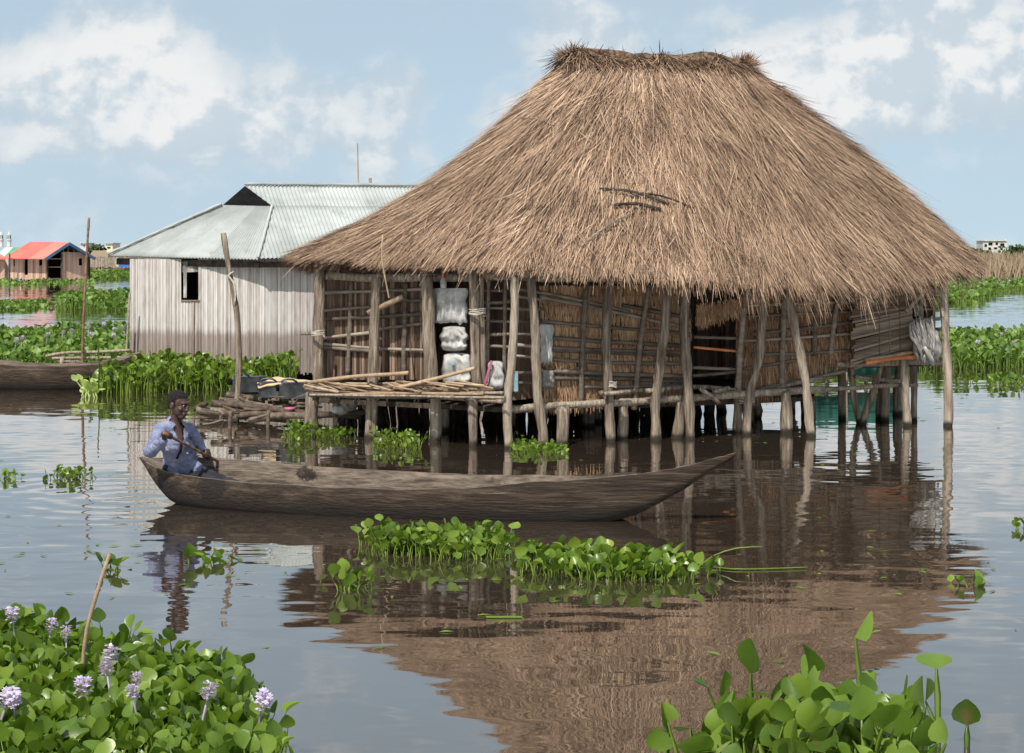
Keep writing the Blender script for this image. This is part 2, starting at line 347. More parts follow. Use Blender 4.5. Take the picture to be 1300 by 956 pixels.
# calmer close to the foreground plants
calm = t.math('ADD', t.math('MULTIPLY', t.smooth(sp.outputs[1], 9, 13), .55), .55)
sc2 = t.node('ShaderNodeVectorMath', operation='SCALE'); t.l.new(t.vmath('ADD', t.vmath('ADD', sc.outputs[0], s2), rg), sc2.inputs[0]); t.put(sc2.inputs['Scale'], calm)
nrm = t.vmath('NORMALIZE', t.vmath('ADD', sc2.outputs[0], (0, 0, 1)))
fr = t.node('ShaderNodeFresnel'); fr.inputs['IOR'].default_value = 1.33; t.put(fr.inputs['Normal'], nrm)
df = t.node('ShaderNodeBsdfDiffuse'); t.put(df.inputs['Color'], t.mix(t.noise(pos, .3, 2), c4(.030, .022, .016), c4(.045, .033, .024))); t.put(df.inputs['Normal'], nrm)
gl = t.node('ShaderNodeBsdfGlossy'); gl.inputs['Roughness'].default_value = .015; gl.inputs['Color'].default_value = (.97, .96, .94, 1); t.put(gl.inputs['Normal'], nrm)
mx = t.node('ShaderNodeMixShader'); t.put(mx.inputs[0], t.math('POWER', fr.outputs[0], .58)); t.l.new(df.outputs[0], mx.inputs[1]); t.l.new(gl.outputs[0], mx.inputs[2])
o = t.node('ShaderNodeOutputMaterial'); t.l.new(mx.outputs[0], o.inputs[0])
m_ = MB(); m_.add([(-3000, -60, 0), (3000, -60, 0), (3000, 6000, 0), (-3000, 6000, 0)], [(0, 1, 2, 3)])
tag(m_.build('water', wm), 'calm brown lagoon water reflecting sky and huts', None, None, 'structure')
m_ = MB(); m_.add([(-3000, 460, .06), (3000, 460, .06), (3000, 6000, .3), (-3000, 6000, .3)], [(0, 1, 2, 3)])
tag(m_.build('ground', M['farland']), 'low marshy far shore', None, None, 'structure')

# ------------------------------------------------------------------ ribbons (straw, reeds) and leaves
def ribbons(S, Dr, L, Wd, Nrm, tint, droop=0.0, curl=0.0):
    """S starts, Dr unit dirs, L lengths, Wd widths, Nrm surface normals; returns V, Q, T"""
    n = len(S); L = np.asarray(L)[:, None]; curl = (curl*np.ones(n) if np.ndim(curl) == 0 else np.asarray(curl).ravel())[:, None]; side = np.cross(Dr, Nrm); side /= np.linalg.norm(side, axis=1)[:, None]+1e-9
    mid = S+Dr*L*.5+Nrm*(L*curl*.4)[:, :]
    end = S+Dr*L+Nrm*(L*curl)
    dz = np.zeros((n, 3)); dz[:, 2] = 1
    mid = mid-dz*(L*L*droop*.25); end = end-dz*(L*L*droop)
    w = Wd[:, None]/2
    V = np.stack([S-side*w, S+side*w, mid-side*w*.9, mid+side*w*.9, end-side*w*.25, end+side*w*.25], 1).reshape(-1, 3)
    b = (np.arange(n)*6)[:, None]
    Q = np.concatenate([b+np.array([[0, 1, 3, 2]]), b+np.array([[2, 3, 5, 4]])], 1).reshape(-1, 4)
    return V, Q, np.repeat(tint, 6)
def join(parts):
    V = []; Q = []; T_ = []; o = 0
    for v, q, tt in parts: V.append(v); Q.append(q+o); T_.append(tt); o += len(v)
    return np.concatenate(V), np.concatenate(Q), np.concatenate(T_)

def leaves(bases, hts, sizes, lean, hi=True, seed=1, petiole=.008, erect=.55):
    """water hyacinth leaves: bulging stalk + cupped round blade, one per base"""
    r = np.random.default_rng(seed); n = len(bases); B = np.asarray(bases, float)
    az_ = r.uniform(0, 2*np.pi, n); ln = np.asarray(lean)*r.uniform(.3, 1.2, n)
    h = np.asarray(hts)*(.18+.82*r.random(n)**.7); sz = np.asarray(sizes)
    out = np.stack([np.cos(az_), np.sin(az_), np.zeros(n)], 1)
    tip = B+out*(h*ln)[:, None]; tip[:, 2] += h
    midp = B+out*(h*ln*.3)[:, None]; midp[:, 2] += h*.55
    rows = 6 if hi else 4
    s_ = np.linspace(0, 1, rows)
    wprof = np.sin(np.pi*np.clip(s_, .0, 1)**.75)**.6; wprof[0] = .12; wprof[-1] = .12
    tilt = r.normal(erect, .42, n)*np.pi/2       # 0 flat outward, 90 = upright
    ax = out*np.cos(tilt)[:, None]; ax[:, 2] = np.sin(tilt)
    sideaz = az_+np.pi/2+r.normal(0, .5, n)
    sd_ = np.stack([np.cos(sideaz), np.sin(sideaz), r.normal(0, .25, n)], 1); sd_ /= np.linalg.norm(sd_, axis=1)[:, None]
    up_ = np.cross(ax, sd_); up_ /= np.linalg.norm(up_, axis=1)[:, None]
    curl = r.normal(.12, .18, n); cup = r.uniform(.15, .75, n)
    V = np.zeros((n, rows, 3, 3))
    for i, s in enumerate(s_):
        c = tip+ax*(sz*s)[:, None]+up_*(sz*curl*(s*s))[:, None]
        w = sz*.56*wprof[i]
        V[:, i, 1] = c
        V[:, i, 0] = c-sd_*w[:, None]+up_*(w*cup)[:, None]
        V[:, i, 2] = c+sd_*w[:, None]+up_*(w*cup)[:, None]
    nv = rows*3; V = V.reshape(n, nv, 3)
    fq = []
    for i in range(rows-1):
        for j in range(2): fq.append([i*3+j, i*3+j+1, (i+1)*3+j+1, (i+1)*3+j])
    fq = np.array(fq)
    Qb = (np.arange(n)*nv)[:, None, None]+fq[None]
    tt = np.clip(r.normal(.5, .25, n), .12, .92); brown = r.random(n) < .035; tt[r.random(n) < .02] = 1; tt[brown] = .0
    T1 = np.repeat(tt, nv)
    # stalk, 3-sided
    pr = petiole*(sz/.1)
    ring = []
    for (c, k) in ((B, 1.3), (midp, 1.5), (tip, .6)):
        for a in (0, 2.1, 4.2):
            ring.append(c+np.stack([np.cos(a)*pr*k*np.ones(n), np.sin(a)*pr*k*np.ones(n), np.zeros(n)], 1))
    V2 = np.stack(ring, 1)
    f2 = []
    for i in range(2):
        for j in range(3): f2.append([i*3+j, i*3+(j+1) % 3, (i+1)*3+(j+1) % 3, (i+1)*3+j])
    Q2 = (np.arange(n)*9)[:, None, None]+np.array(f2)[None]
    T2 = np.repeat(np.clip(tt+.35, 0, .92), 9)
    return join([(V.reshape(-1, 3), Qb.reshape(-1, 4), T1), (V2.reshape(-1, 3), Q2.reshape(-1, 4), T2)])
def inpoly(px, py, poly):
    c = False; j = len(poly)-1
    for i in range(len(poly)):
        xi, yi = poly[i]; xj, yj = poly[j]
        if (yi > py) != (yj > py) and px < (xj-xi)*(py-yi)/(yj-yi)+xi: c = not c
        j = i
    return c
def sample(poly, n, rnd, edge=.0):
    xs = [p[0] for p in poly]; ys = [p[1] for p in poly]; out = []
    while len(out) < n:
        a = rnd.uniform(min(xs), max(xs)); b = rnd.uniform(min(ys), max(ys))
        if inpoly(a, b, poly):
            w = W(a, b)
            if edge == 0 or mnoise.noise(Vector((w.x*2.6, w.y*1.6, 3)))*.9+.5 > edge*rnd.random(): out.append(w)
    return out
def flower_mesh():
    r = random.Random(3); V = []; Fc = []; tt = []
    mb = MB()
    for k in range(13):
        zz = .03+.14*k/13; a = k*2.4; cx, cy = .018*math.cos(a), .018*math.sin(a)
        for q in range(6):
            b = q*math.pi/3+k; d = Vector((math.cos(a)*.7+math.cos(b)*.7, math.sin(a)*.7+math.sin(b)*.7, .55*math.sin(b*1.3)+.25)).normalized()
            s = d.cross(Vector((0, 0, 1))).normalized()*.012; o_ = Vector((cx, cy, zz)); L = .036
            mb.add([o_, o_+d*L*.55-s, o_+d*L, o_+d*L*.55+s], [(0, 1, 2, 3)], r.random())
    mb.tube([(0, 0, -.18), (0, 0, .17)], .006, 5, tint=.1)
    me = bpy.data.meshes.new('flower_spike'); me.from_pydata(mb.v, [], mb.f)
    at = me.attributes.new('tint', 'FLOAT', 'POINT'); at.data.foreach_set('value', mb.t)
    me.materials.append(M['flower']); return me
FLOWER = flower_mesh()
def patch(name, poly, n, ht, size, label, lean=.45, hi=True, seed=1, m='leaf', edge=.0, kind='stuff', cat='floating plants', flowers=(), erect=.55, hn=None, pet=.007, group=None, taper=None):
    rnd = random.Random(seed); cl = sample(poly, n//3+1, rnd, edge); bases = []; hs = []
    for w in cl:
        hh = ht*(0.75+.5*(mnoise.noise(Vector((w.x*.9, w.y*.5, seed)))+.5))
        if taper: hh *= taper(w)
        for k in range(3):
            D = w.y
            bases.append((w.x+rnd.gauss(0, size*.8), w.y+rnd.gauss(0, size*.8), -.02)); hs.append(hh*rnd.uniform(.55, 1.12))
    n = len(bases); r = np.random.default_rng(seed+5)
    sz = size*r.uniform(.65, 1.25, n)
    V, Q, tt = leaves(bases, hs, sz, np.full(n, lean), hi, seed, pet, erect)
    c = Vector((float(np.mean(V[:, 0])), float(np.mean(V[:, 1])), 0))
    o = npmesh(name, V, Q, tt, M[m], None, c, True); tag(o, label, cat, group, kind)
    for (px, py, D, s) in flowers:
        if D < 15: D = (H-ht*1.35-.06)*F/(py-HZ)
        p_ = P(px, py, D); f = bpy.data.objects.new('flower', FLOWER); COL.objects.link(f); f.parent = o
        f.location = p_-c-Vector((0, 0, .10*s)); s *= (.68 if D < 15 else .8); f.scale = (s*1.25, s*1.25, s*.75); f.rotation_euler = (rnd.gauss(0, .2), rnd.gauss(0, .2), rnd.uniform(0, 6))
    return o

# ------------------------------------------------------------------ the thatched stilt hut
HUT = empty('stilt_hut', (2.0, 25.2, 0), 'large thatched hut with grass walls standing on wooden stilts in the lagoon', 'hut')
E_ = [(370,326,24.4), (440,328,23.6), (530,330,23.0), (640,334,22.4), (740,338,22.45), (860,344,22.75), (980,352,23.35), (1080,354,24.0), (1175,342,24.9), (1240,328,25.9)]
eave = [P(*e) for e in E_] + [Vector(v) for v in ((6.2,27.6,2.08), (4.8,28.9,2.0), (2.8,29.0,2.0), (.5,28.3,2.0), (-1.3,27.2,2.05), (-2.6,25.9,2.1))]
Rl, Rr = P(722, 82, 25.0), P(950, 92, 26.5)
rd = (Rr-Rl).to_2d().normalized(); rn = Vector((rd.y, -rd.x))
tt_ = [0, 0, .03, .12, .27, .45, .65, .85, .97, 1, 1, .9, .65, .35, .1, 0]
oo_ = [0, .15, .2, .2, .2, .2, .2, .2, .15, 0, -.15, -.2, -.2, -.2, -.2, -.15]
ridge = [Rl.lerp(Rr, a)+Vector((rn.x*b, rn.y*b, 0)) for a, b in zip(tt_, oo_)]
EA = np.array([list(v) for v in eave]); RA = np.array([list(v) for v in ridge]); NE = len(eave)
def cr(A, u):
    u = np.asarray(u) % NE; i = np.floor(u).astype(int); t_ = (u-i)[:, None]
    p0, p1, p2, p3 = A[(i-1) % NE], A[i % NE], A[(i+1) % NE], A[(i+2) % NE]
    return .5*(2*p1+(p2-p0)*t_+(2*p0-5*p1+4*p2-p3)*t_**2+(3*p1-p0-3*p2+p3)*t_**3)
def lowf(u, v, s=0):
    return (np.sin(u*2.1+s)*np.sin(v*5+u*1.3+s*2)+np.sin(u*5.3+v*9+s)*.6+np.sin(u*11.7-v*13+s*3)*.4)/2
def roofP(u, v):
    e, r = cr(EA, u), cr(RA, u); v = np.asarray(v)[:, None]
    p = r*(1-v)+e*v
    uu_ = (np.asarray(u)+8) % NE-8; wl = np.exp(-((uu_+.4)/2.6)**2)
    p[:, 2] += ((.13-.42*wl)*np.sin(np.pi*v[:, 0])+.035*lowf(np.asarray(u), v[:, 0]))
    return p
def roofframe(u, v):
    p = roofP(u, v); dv = roofP(u, v+.01)-p; du = roofP(u+.02, v)-p
    dv /= np.linalg.norm(dv, axis=1)[:, None]; du /= np.linalg.norm(du, axis=1)[:, None]+1e-9
    n = np.cross(dv, du); n /= np.linalg.norm(n, axis=1)[:, None]; n *= np.sign(n[:, 2])[:, None]
    return p, dv, du, n
# roof body: outer skin, eave edge and underside
NU, NV = 160, 24
us = np.linspace(0, NE, NU, endpoint=False)
rowsV = []
for k in range(NV+1):
    v = np.full(NU, k/NV*.985); rowsV.append(roofP(us, v))
for k in range(NV, -1, -1):
    v = np.full(NU, k/NV*.95); q = roofP(us, v); q[:, 2] -= .16; rowsV.append(q)
V = np.concatenate(rowsV); nr = len(rowsV); Q = []
for k in range(nr-1):
    a = np.arange(NU); b = (a+1) % NU
    Q.append(np.stack([k*NU+a, k*NU+b, (k+1)*NU+b, (k+1)*NU+a], 1))
roof = npmesh('thatch_roof', V, np.concatenate(Q), np.full(len(V), .3), M['thatch_base'], HUT)
parts = []
def strands(n, vlo, vhi, lmin, lmax, wmin, wmax, jit, curlm, droop=0, ulo=-1.0, uhi=10.5, seed=1, tb=.5, tsd=.2, lift=.03, vpow=.75):
    r = np.random.default_rng(seed)
    u = r.uniform(ulo, uhi, n); v = vlo+(vhi-vlo)*r.random(n)**vpow
    p, dv, du, nn = roofframe(u, v)
    j = r.normal(0, jit, n)+.25*lowf(u*.7, v*.6, 3)
    d = dv+du*j[:, None]; d /= np.linalg.norm(d, axis=1)[:, None]
    L = r.uniform(lmin, lmax, n); w = r.uniform(wmin, wmax, n); L = np.minimum(L, (1-v)*4.3+.08+r.random(n)**1.5*(.10+.24*np.clip((u-2.5)/3, .0, 1)*np.clip((10-u)/1.5, .2, 1))*(1+.6*np.sin(u*9)*np.sin(u*23)))
    S = p+nn*(r.uniform(0, lift, n))[:, None]
    t_ = tb+r.normal(0, tsd, n)+.15*lowf(u*1.7, v*2, 1)+.10*lowf(u*4.3, v*3.1, 2)+.06*np.sin(v*34+2*lowf(u*2, v, 4))
    return ribbons(S, d, L, w, nn, np.clip(t_, .02, .98), droop, r.normal(curlm, .05, n))
parts.append(strands(90000, 0.0, 1.0, .18, .6, .007, .014, .15, .045, seed=2, tb=.47, tsd=.24))
parts.append(strands(18000, 0.0, .97, .3, .9, .006, .011, .30, .08, seed=3, tb=.60, tsd=.28))
parts.append(strands(5000, 0.05, .97, .15, .4, .008, .014, .7, .10, seed=4, tb=.32, tsd=.18))
parts.append(strands(3000, 0.0, .8, .6, 1.4, .008, .013, .16, .03, seed=8, tb=.70, tsd=.15))
parts.append(strands(4500, 0.0, .9, .2, .7, .009, .015, .22, .02, seed=9, tb=.14, tsd=.10))
# back of the roof, coarser
parts.append(strands(9000, 0.0, .99, .4, .9, .02, .035, .12, .03, ulo=10.5, uhi=15.0, seed=5))
V, Q, tt2 = join(parts)
npmesh('straw_layer', V, Q, tt2, M['thatch'], roof)
# ragged fringe hanging over the eave
parts = []
r = np.random.default_rng(11)
n = 15000; u = r.uniform(-1, 16, n); cl = np.sin(u*9)+np.sin(u*23+1)*.8+np.sin(u*41)*.5
long_ = np.clip((u-3.2)/3, 0, 1)*np.clip((10.2-u)/2, 0, 1)
v = r.uniform(.90, 1.0, n)
p, dv, du, nn = roofframe(u, v)
d = dv+du*(r.normal(0, .28, n)+.12*cl)[:, None]; d[:, 2] -= .25+.5*long_*r.random(n); d /= np.linalg.norm(d, axis=1)[:, None]
L = r.uniform(.04, .13, n)+long_*r.uniform(0, .30, n)*(1+.35*cl)
S = p-np.array([0, 0, 1])*(r.uniform(0, .10, n)*(v > .93))[:, None]
parts.append(ribbons(S, d, np.clip(L, .05, 1), r.uniform(.007, .015, n), nn, np.clip(r.normal(.50, .22, n)-.10*(1-long_), .02, .98), .5, r.normal(.02, .08, n)))
n = 170; u = r.uniform(-.5, 10.5, n); v = r.uniform(.93, 1.0, n); p, dv, du, nn = roofframe(u, v)
d = dv+du*r.normal(0, .5, n)[:, None]; d[:, 2] -= r.uniform(.4, 1.5, n); d /= np.linalg.norm(d, axis=1)[:, None]
parts.append(ribbons(p, d, r.uniform(.15, .45, n), r.uniform(.009, .014, n), nn, r.uniform(.5, .98, n), .2, r.normal(0, .1, n)))
V, Q, tt2 = join(parts); npmesh('eave_fringe', V, Q, tt2, M['thatch'], roof)
# ridge cap: a rolled saddle of straw with tufted ends
mb = MB(); mb.tube([Rl+Vector((-.05, 0, -.06)), Rl+(Rr-Rl)*.1+Vector((0, 0, .04)), Rl.lerp(Rr, .3)+Vector((0, 0, .02)), Rl.lerp(Rr, .6)+Vector((0, 0, .06)), Rl.lerp(Rr, .9)+Vector((0, 0, .03)), Rr+Vector((.05, 0, -.06))], [.10, .17, .14, .13, .16, .10], 12, .35, .15)
cap = mb.build('ridge_cap', M['thatch_base'], roof, sm=True)
parts = []; n = 7000; a = r.uniform(-.02, 1.02, n); th = r.normal(0, .9, n)
base = np.array(Rl)[None]+(np.array(Rr-Rl))[None]*a[:, None]
endw = np.clip(1-np.minimum(a, 1-a)*7, 0, 1)
rad = .13+.05*np.sin(a*17)+.04*np.sin(a*41)+.02*endw
n2_ = np.stack([rn.x*np.sin(th), rn.y*np.sin(th), np.cos(th)], 1)
S = base+n2_*rad[:, None]
d = np.stack([rn.x*np.cos(th)*np.sign(th+.01), rn.y*np.cos(th)*np.sign(th+.01), -np.abs(np.sin(th))-.25], 1)
al = np.array([rd.x, rd.y, 0])[None]*(r.normal(0, .55, n)+np.sign(a-.5)*endw*.4)[:, None]
d = d*(1-.3*endw)[:, None]+al; d[:, 2] += r.normal(0, .25, n); d /= np.linalg.norm(d, axis=1)[:, None]
parts.append(ribbons(S, d, r.uniform(.12, .42, n), r.uniform(.009, .016, n), n2_, np.clip(r.normal(.50, .2, n)-.18*endw, .02, .98), .3, r.normal(.08, .12, n)))
n = 700; a = np.concatenate([r.normal(.03, .03, 260), r.normal(.97, .03, 300), r.random(140)])
base = np.array(Rl)[None]+(np.array(Rr-Rl))[None]*a[:, None]+np.array([[0, 0, .10]])
d = np.stack([r.normal(0, .6, n)+np.sign(a-.5)*.3, r.normal(0, .5, n), r.uniform(.1, .8, n)], 1); d /= np.linalg.norm(d, axis=1)[:, None]
parts.append(ribbons(base, d, r.uniform(.08, .24, n), r.uniform(.009, .014, n), np.tile([[0., -1., .2]], (n, 1)), r.uniform(.05, .55, n), 0, r.normal(0, .2, n)))
V, Q, tt2 = join(parts); npmesh('cap_straw', V, Q, tt2, M['thatch'], roof)
# sticks lying on the front slope
def onroof(px, py, off=.05):
    best = None
    for uu in np.linspace(1, 10, 90):
        vv = np.linspace(.02, 1, 60); pp = roofP(np.full(60, uu), vv)
        sx = 650+pp[:, 0]/pp[:, 1]*F; sy = HZ-(pp[:, 2]-H)/pp[:, 1]*F
        e = (sx-px)**2+(sy-py)**2; k = int(np.argmin(e))
        if best is None or e[k] < best[0]: best = (e[k], pp[k], uu, vv[k])
    return Vector(best[1])+Vector((0, -off, off))
for a, b, rr in (((765, 243), (850, 262), .018), ((782, 265), (838, 274), .02), ((800, 250), (880, 268), .012), ((742, 318), (812, 276), .011), ((650, 148), (702, 166), .010)):
    mb = MB(); p0 = onroof(*a); p1 = onroof(*b); pm = (p0+p1)/2+Vector((0, -.03, .05)); mb.tube([p0, pm, p1], rr, 6, .2)
    mb.build('loose_stick', M['planks_dark'] if rr > .011 else M['post'], roof)
mb = MB(); p0 = P(486, 298, 22.85); mb.tube([p0, P(485, 330, 22.7), P(494, 378, 22.7)], .010, 5); mb.build('dangling_straw', M['bamboo'], roof)

PR = Plane((0.12, 22.85), (5.95, 25.7)); PL = Plane((-2.62, 24.45), (0.0, 22.85))
FLOOR_Z = .42
# floor of the hut (hidden behind the edge poles) and inner dark lining
foot = [(0.05, 23.0), (5.75, 25.75), (5.6, 27.3), (4.4, 28.3), (2.6, 28.4), (.5, 27.7), (-1.2, 26.6), (-2.5, 24.6)]
mb = MB(); n = len(foot)
def deck(ft, z):
    mb = MB(); n = len(ft); mb.add([(x, y, z) for x, y in ft]+[(x, y, z-.06) for x, y in ft], [tuple(range(n)), tuple(range(2*n-1, n-1, -1))]+[(i, i+n, (i+1) % n+n, (i+1) % n) for i in range(n)]); mb.build('floor_deck', M['planks_dark'], HUT)
deck([(0.05, 23.0), (4.0, 24.9), (4.3, 28.3), (2.6, 28.4), (.5, 27.7), (-1.2, 26.6), (-2.5, 24.6)], FLOOR_Z)
deck([(4.0, 24.9), (5.75, 25.75), (5.6, 27.3), (4.3, 28.3)], .83)
for i in range(1, 7):      # back walls, plain grass
    a, b = Vector(foot[i]), Vector(foot[(i+1) % n]); mb = MB(); k = max(2, int((b-a).length/.06))
    for j in range(k):
        c = a.lerp(b, (j+.5)/k); dd = (b-a).normalized(); z0 = .83 if c.x > 4.2 else FLOOR_Z; mb.box((c.x, c.y, (z0+1.95)/2), ((b-a).length/k*.97, .03+.02*random.random(), 1.95-z0), math.atan2(dd.y, dd.x))
    mb.build('back_wall', M['canewall'], HUT)

def post(pts, w, name='stilt', m='post', D=None, point=0, parent=HUT):
    """pts: pixels from the foot upward; the foot row sets the distance"""
    D = D or DW(pts[0][1]); q = [P(px, py, D) for px, py in pts]
    if q[0].z > -.01 and name == 'stilt': q[0].z = -.0
    if name == 'stilt': q = [q[0]-Vector((0, 0, .5))]+q
    r_ = w/2/F*D; rr = [r_*1.05]+[r_*(1.0-.18*i/len(q)) for i in range(len(q)-1)]
    mb = MB(); mb.tube(q, rr, 9, .16, .10, .16, point=point); return mb.build(name, M[m], parent, sm=True)
# front stilts and posts (pixel rows of the photograph give their places on the water)
post([(396, 553), (394, 528), (398, 500)], 19)
post([(404, 492), (403, 430), (406, 343)], 15, 'corner_post', D=24.0)
post([(470, 557), (471, 498)], 15); post([(472, 492), (474, 430), (479, 352)], 14, 'wall_post', D=23.5)
post([(553, 560), (553, 500)], 15); post([(549, 492), (545, 430), (541, 350)], 16, 'wall_post', D=23.1)
post([(601, 566), (601, 502)], 12); post([(607, 492), (603, 420), (600, 345)], 13, 'wall_post', D=22.8); post([(612, 492), (611, 420), (610, 350)], 10, 'wall_post', D=22.85)
post([(646, 569), (645, 520), (652, 440), (654, 352)], 12)
post([(691, 556), (682, 480), (679, 420), (672, 336)], 13, D=22.55)
post([(713, 565), (715, 514)], 16, point=.05)
post([(776, 561), (772, 480), (770, 420), (776, 350)], 12)
post([(790, 557), (790, 510)], 14, point=.06)
post([(834, 559), (833, 500), (843, 420), (848, 354)], 13)
post([(861, 556), (866, 506)], 14, point=.05)
post([(877, 557), (873, 500), (869, 420), (872, 358)], 13)
post([(937, 552), (938, 498)], 12, D=24.2)
post([(948, 552), (950, 505), (964, 450), (970, 362)], 12)
post([(998, 550), (998, 494)], 16, point=.05)
post([(1030, 554), (1022, 480), (1010, 420), (1001, 374)], 12)
post([(1152, 541), (1149, 500), (1148, 452)], 11); post([(1161, 539), (1160, 455)], 9, D=25.9)
post([(1204, 541), (1203, 470), (1201, 430), (1197, 345)], 12)
post([(1093, 546), (1084, 505), (1080, 462)], 9, D=25.6); post([(1094, 545), (1110, 490), (1120, 462)], 9, D=25.4); post([(1117, 540), (1118, 510), (1128, 464)], 10, D=26.2)
post([(1069, 540), (1068, 468)], 10, D=26.3)
# thin upright laths tied outside the walls
for pts, w in (([(737, 521), (740, 430), (745, 358)], 7), ([(805, 520), (812, 440), (824, 362)], 7), ([(936, 506), (940, 450), (947, 372)], 8), ([(992, 500), (994, 440), (997, 372)], 7), ([(1054, 450), (1060, 400), (1066, 378)], 6),
               ([(442, 478), (444, 420), (446, 358)], 6), ([(513, 476), (514, 420), (516, 358)], 6), ([(1034, 452), (1036, 380)], 6)):
    D = PR.at(*pts[0], .06).y if pts[0][0] > 650 else PL.at(*pts[0], .06).y
    post(pts, w, 'upright_lath', 'lath', D=D)
# hidden stilts carrying the middle and the back of the floor
rs = random.Random(5)
for gx in range(8):
    for gy in range(5):
        x = -1.9+gx*1.02+rs.gauss(0, .12); y = 24.0+gy*1.0+gx*.28+rs.gauss(0, .12)
        if not inpoly(x, y, foot): continue
        mb = MB(); mb.tube([(x, y, -.4), (x+rs.gauss(0, .06), y, .1), (x+rs.gauss(0, .03), y, .80 if x > 4.1 else FLOOR_Z-.03)], .06+rs.random()*.03, 8, .2); mb.build('inner_stilt', M['post'], HUT, sm=True)
a, b = Vector((-2.35, 25.2)), Vector((2.9, 27.2)); mb = MB(); k = 125
for j in range(k):
    c = a.lerp(b, (j+rs.random())/k)
    if rs.random() < .07: continue
    mb.beam((c.x+rs.gauss(0, .03), c.y+rs.gauss(0, .08), -.1), (c.x+rs.gauss(0, .05), c.y+rs.gauss(0, .05), FLOOR_Z-.05), .05+.04*rs.random(), .04)
mb.build('brush_skirt', M['planks_dark'], HUT)
# edge beams and joists
def rail(pts, w, name='beam', m='post', pl=None, off=.05, D=None, parent=HUT, n=7):
    q = []
    for p_ in pts:
        if pl: q.append(pl.at(p_[0], p_[1], off))
        else: q.append(P(p_[0], p_[1], p_[2] if len(p_) > 2 else D))
    mb = MB(); mb.tube(q, w/2/F*q[0].y, n, .15, .14, .3); return mb.build(name, M[m], parent, sm=True)
rail([(640, 521), (720, 514), (800, 509), (880, 504), (960, 499), (1045, 495)], 10, pl=PR, off=.20)
rail([(760, 499), (880, 492), (960, 497), (1010, 487), (1045, 480)], 6, pl=PR, off=.10)
rail([(950, 502), (1000, 497), (1120, 489), (1165, 488)], 6, pl=PR, off=.02)
rail([(1085, 478), (1155, 485)], 5, pl=PR, off=-.25)
rail([(632, 350), (700, 352), (800, 355), (880, 358)], 12, 'eave_beam', pl=PR, off=.12)
rail([(880, 358), (1000, 364), (1100, 370), (1200, 368)], 12, 'eave_beam', pl=PR, off=.12)
rail([(400, 350), (500, 352), (640, 352)], 11, 'eave_beam', pl=PL, off=.1)
rail([(1060, 462), (1110, 462), (1170, 460), (1200, 462)], 9, pl=PR, off=.02)
rail([(640, 510), (560, 504), (470, 502), (392, 500)], 6, pl=PL, off=.25)
rail([(652, 350), (690, 342)], 12, 'beam_end', pl=PR, off=.35)

# --- walls
def wallstrands(poly, n, pl, off, lmin, lmax, seed, m='grasswall', parent=None, tb=.5, name='grass_layer', jit=.08, rowed=None, w=(.008, .016)):
    r = random.Random(seed); S = []; xs = [p[0] for p in poly]; ys = [p[1] for p in poly]
    while len(S) < n:
        a, b = r.uniform(min(xs), max(xs)), r.uniform(min(ys), max(ys))
        if rowed: b = round(b/rowed)*rowed+r.uniform(-2, 1)
        if inpoly(a, b, poly): S.append(tuple(pl.at(a, b, off+r.uniform(0, .03))))
    S = np.array(S); q = np.random.default_rng(seed)
    d = np.stack([q.normal(0, jit, n)*pl.d.x, q.normal(0, jit, n)*pl.d.y, -np.ones(n)], 1); d /= np.linalg.norm(d, axis=1)[:, None]
    nn = np.tile(np.array([[pl.n.x, pl.n.y, 0]]), (n, 1))
    V, Q, tt2 = ribbons(S, d, q.uniform(lmin, lmax, n), q.uniform(w[0], w[1], n), nn, np.clip(q.normal(tb, .22, n), .02, .98), 0, q.normal(.05, .06, n))
    return npmesh(name, V, Q, tt2, M[m], parent)
def panel(poly, pl, off, m, name, th=.04, parent=HUT):
    mb = MB(); f = [pl.at(a, b, off) for a, b in poly]; g = [v-Vector((pl.n.x, pl.n.y, 0))*th for v in f]; k = len(f)
    mb.add(f+g, [tuple(range(k)), tuple(range(2*k-1, k-1, -1))]+[(i, i+k, (i+1) % k+k, (i+1) % k) for i in range(k)]); return mb.build(name, M[m], parent)
def battens(lines, pl, off, w, parent, m='lath'):
    for l in lines: rail([l[0], ((l[0][0]+l[1][0])/2, (l[0][1]+l[1][1])/2+random.uniform(-1.2, 1.2)), l[1]], w*random.uniform(.8, 1.2), 'batten', m, pl, off, parent=parent, n=6)
# left face, dark vertical canes
poly = [(409, 352), (545, 352), (545, 484), (409, 484)]
lw = panel(poly, PL, -.02, 'dark', 'cane_wall')
mb = MB(); x = 411.0
while x < 545:
    wpx = random.uniform(2.2, 4.2); top = PL.at(x+wpx/2, 352, 0); bot = PL.at(x+wpx/2+random.uniform(-.6, .6), 482, .0)
    mb.beam(bot, top, wpx/F*23.6*.94, .014); x += wpx
mb.build('canes', M['canewall'], lw)
battens([((410, 372), (545, 366)), ((410, 395), (470, 390)), ((412, 405), (545, 398)), ((409, 429), (480, 421)), ((480, 418), (545, 410)), ((409, 437), (545, 445)), ((409, 441), (478, 446)), ((490, 383), (545, 382))], PL, .05, 4.5, lw)
rail([(468, 398), (490, 388), (512, 378)], 7, 'leaning_stick', 'bamboo', PL, .30)
rail([(382, 424), (404, 423)], 4, 'leaning_stick', 'post', PL, .25)
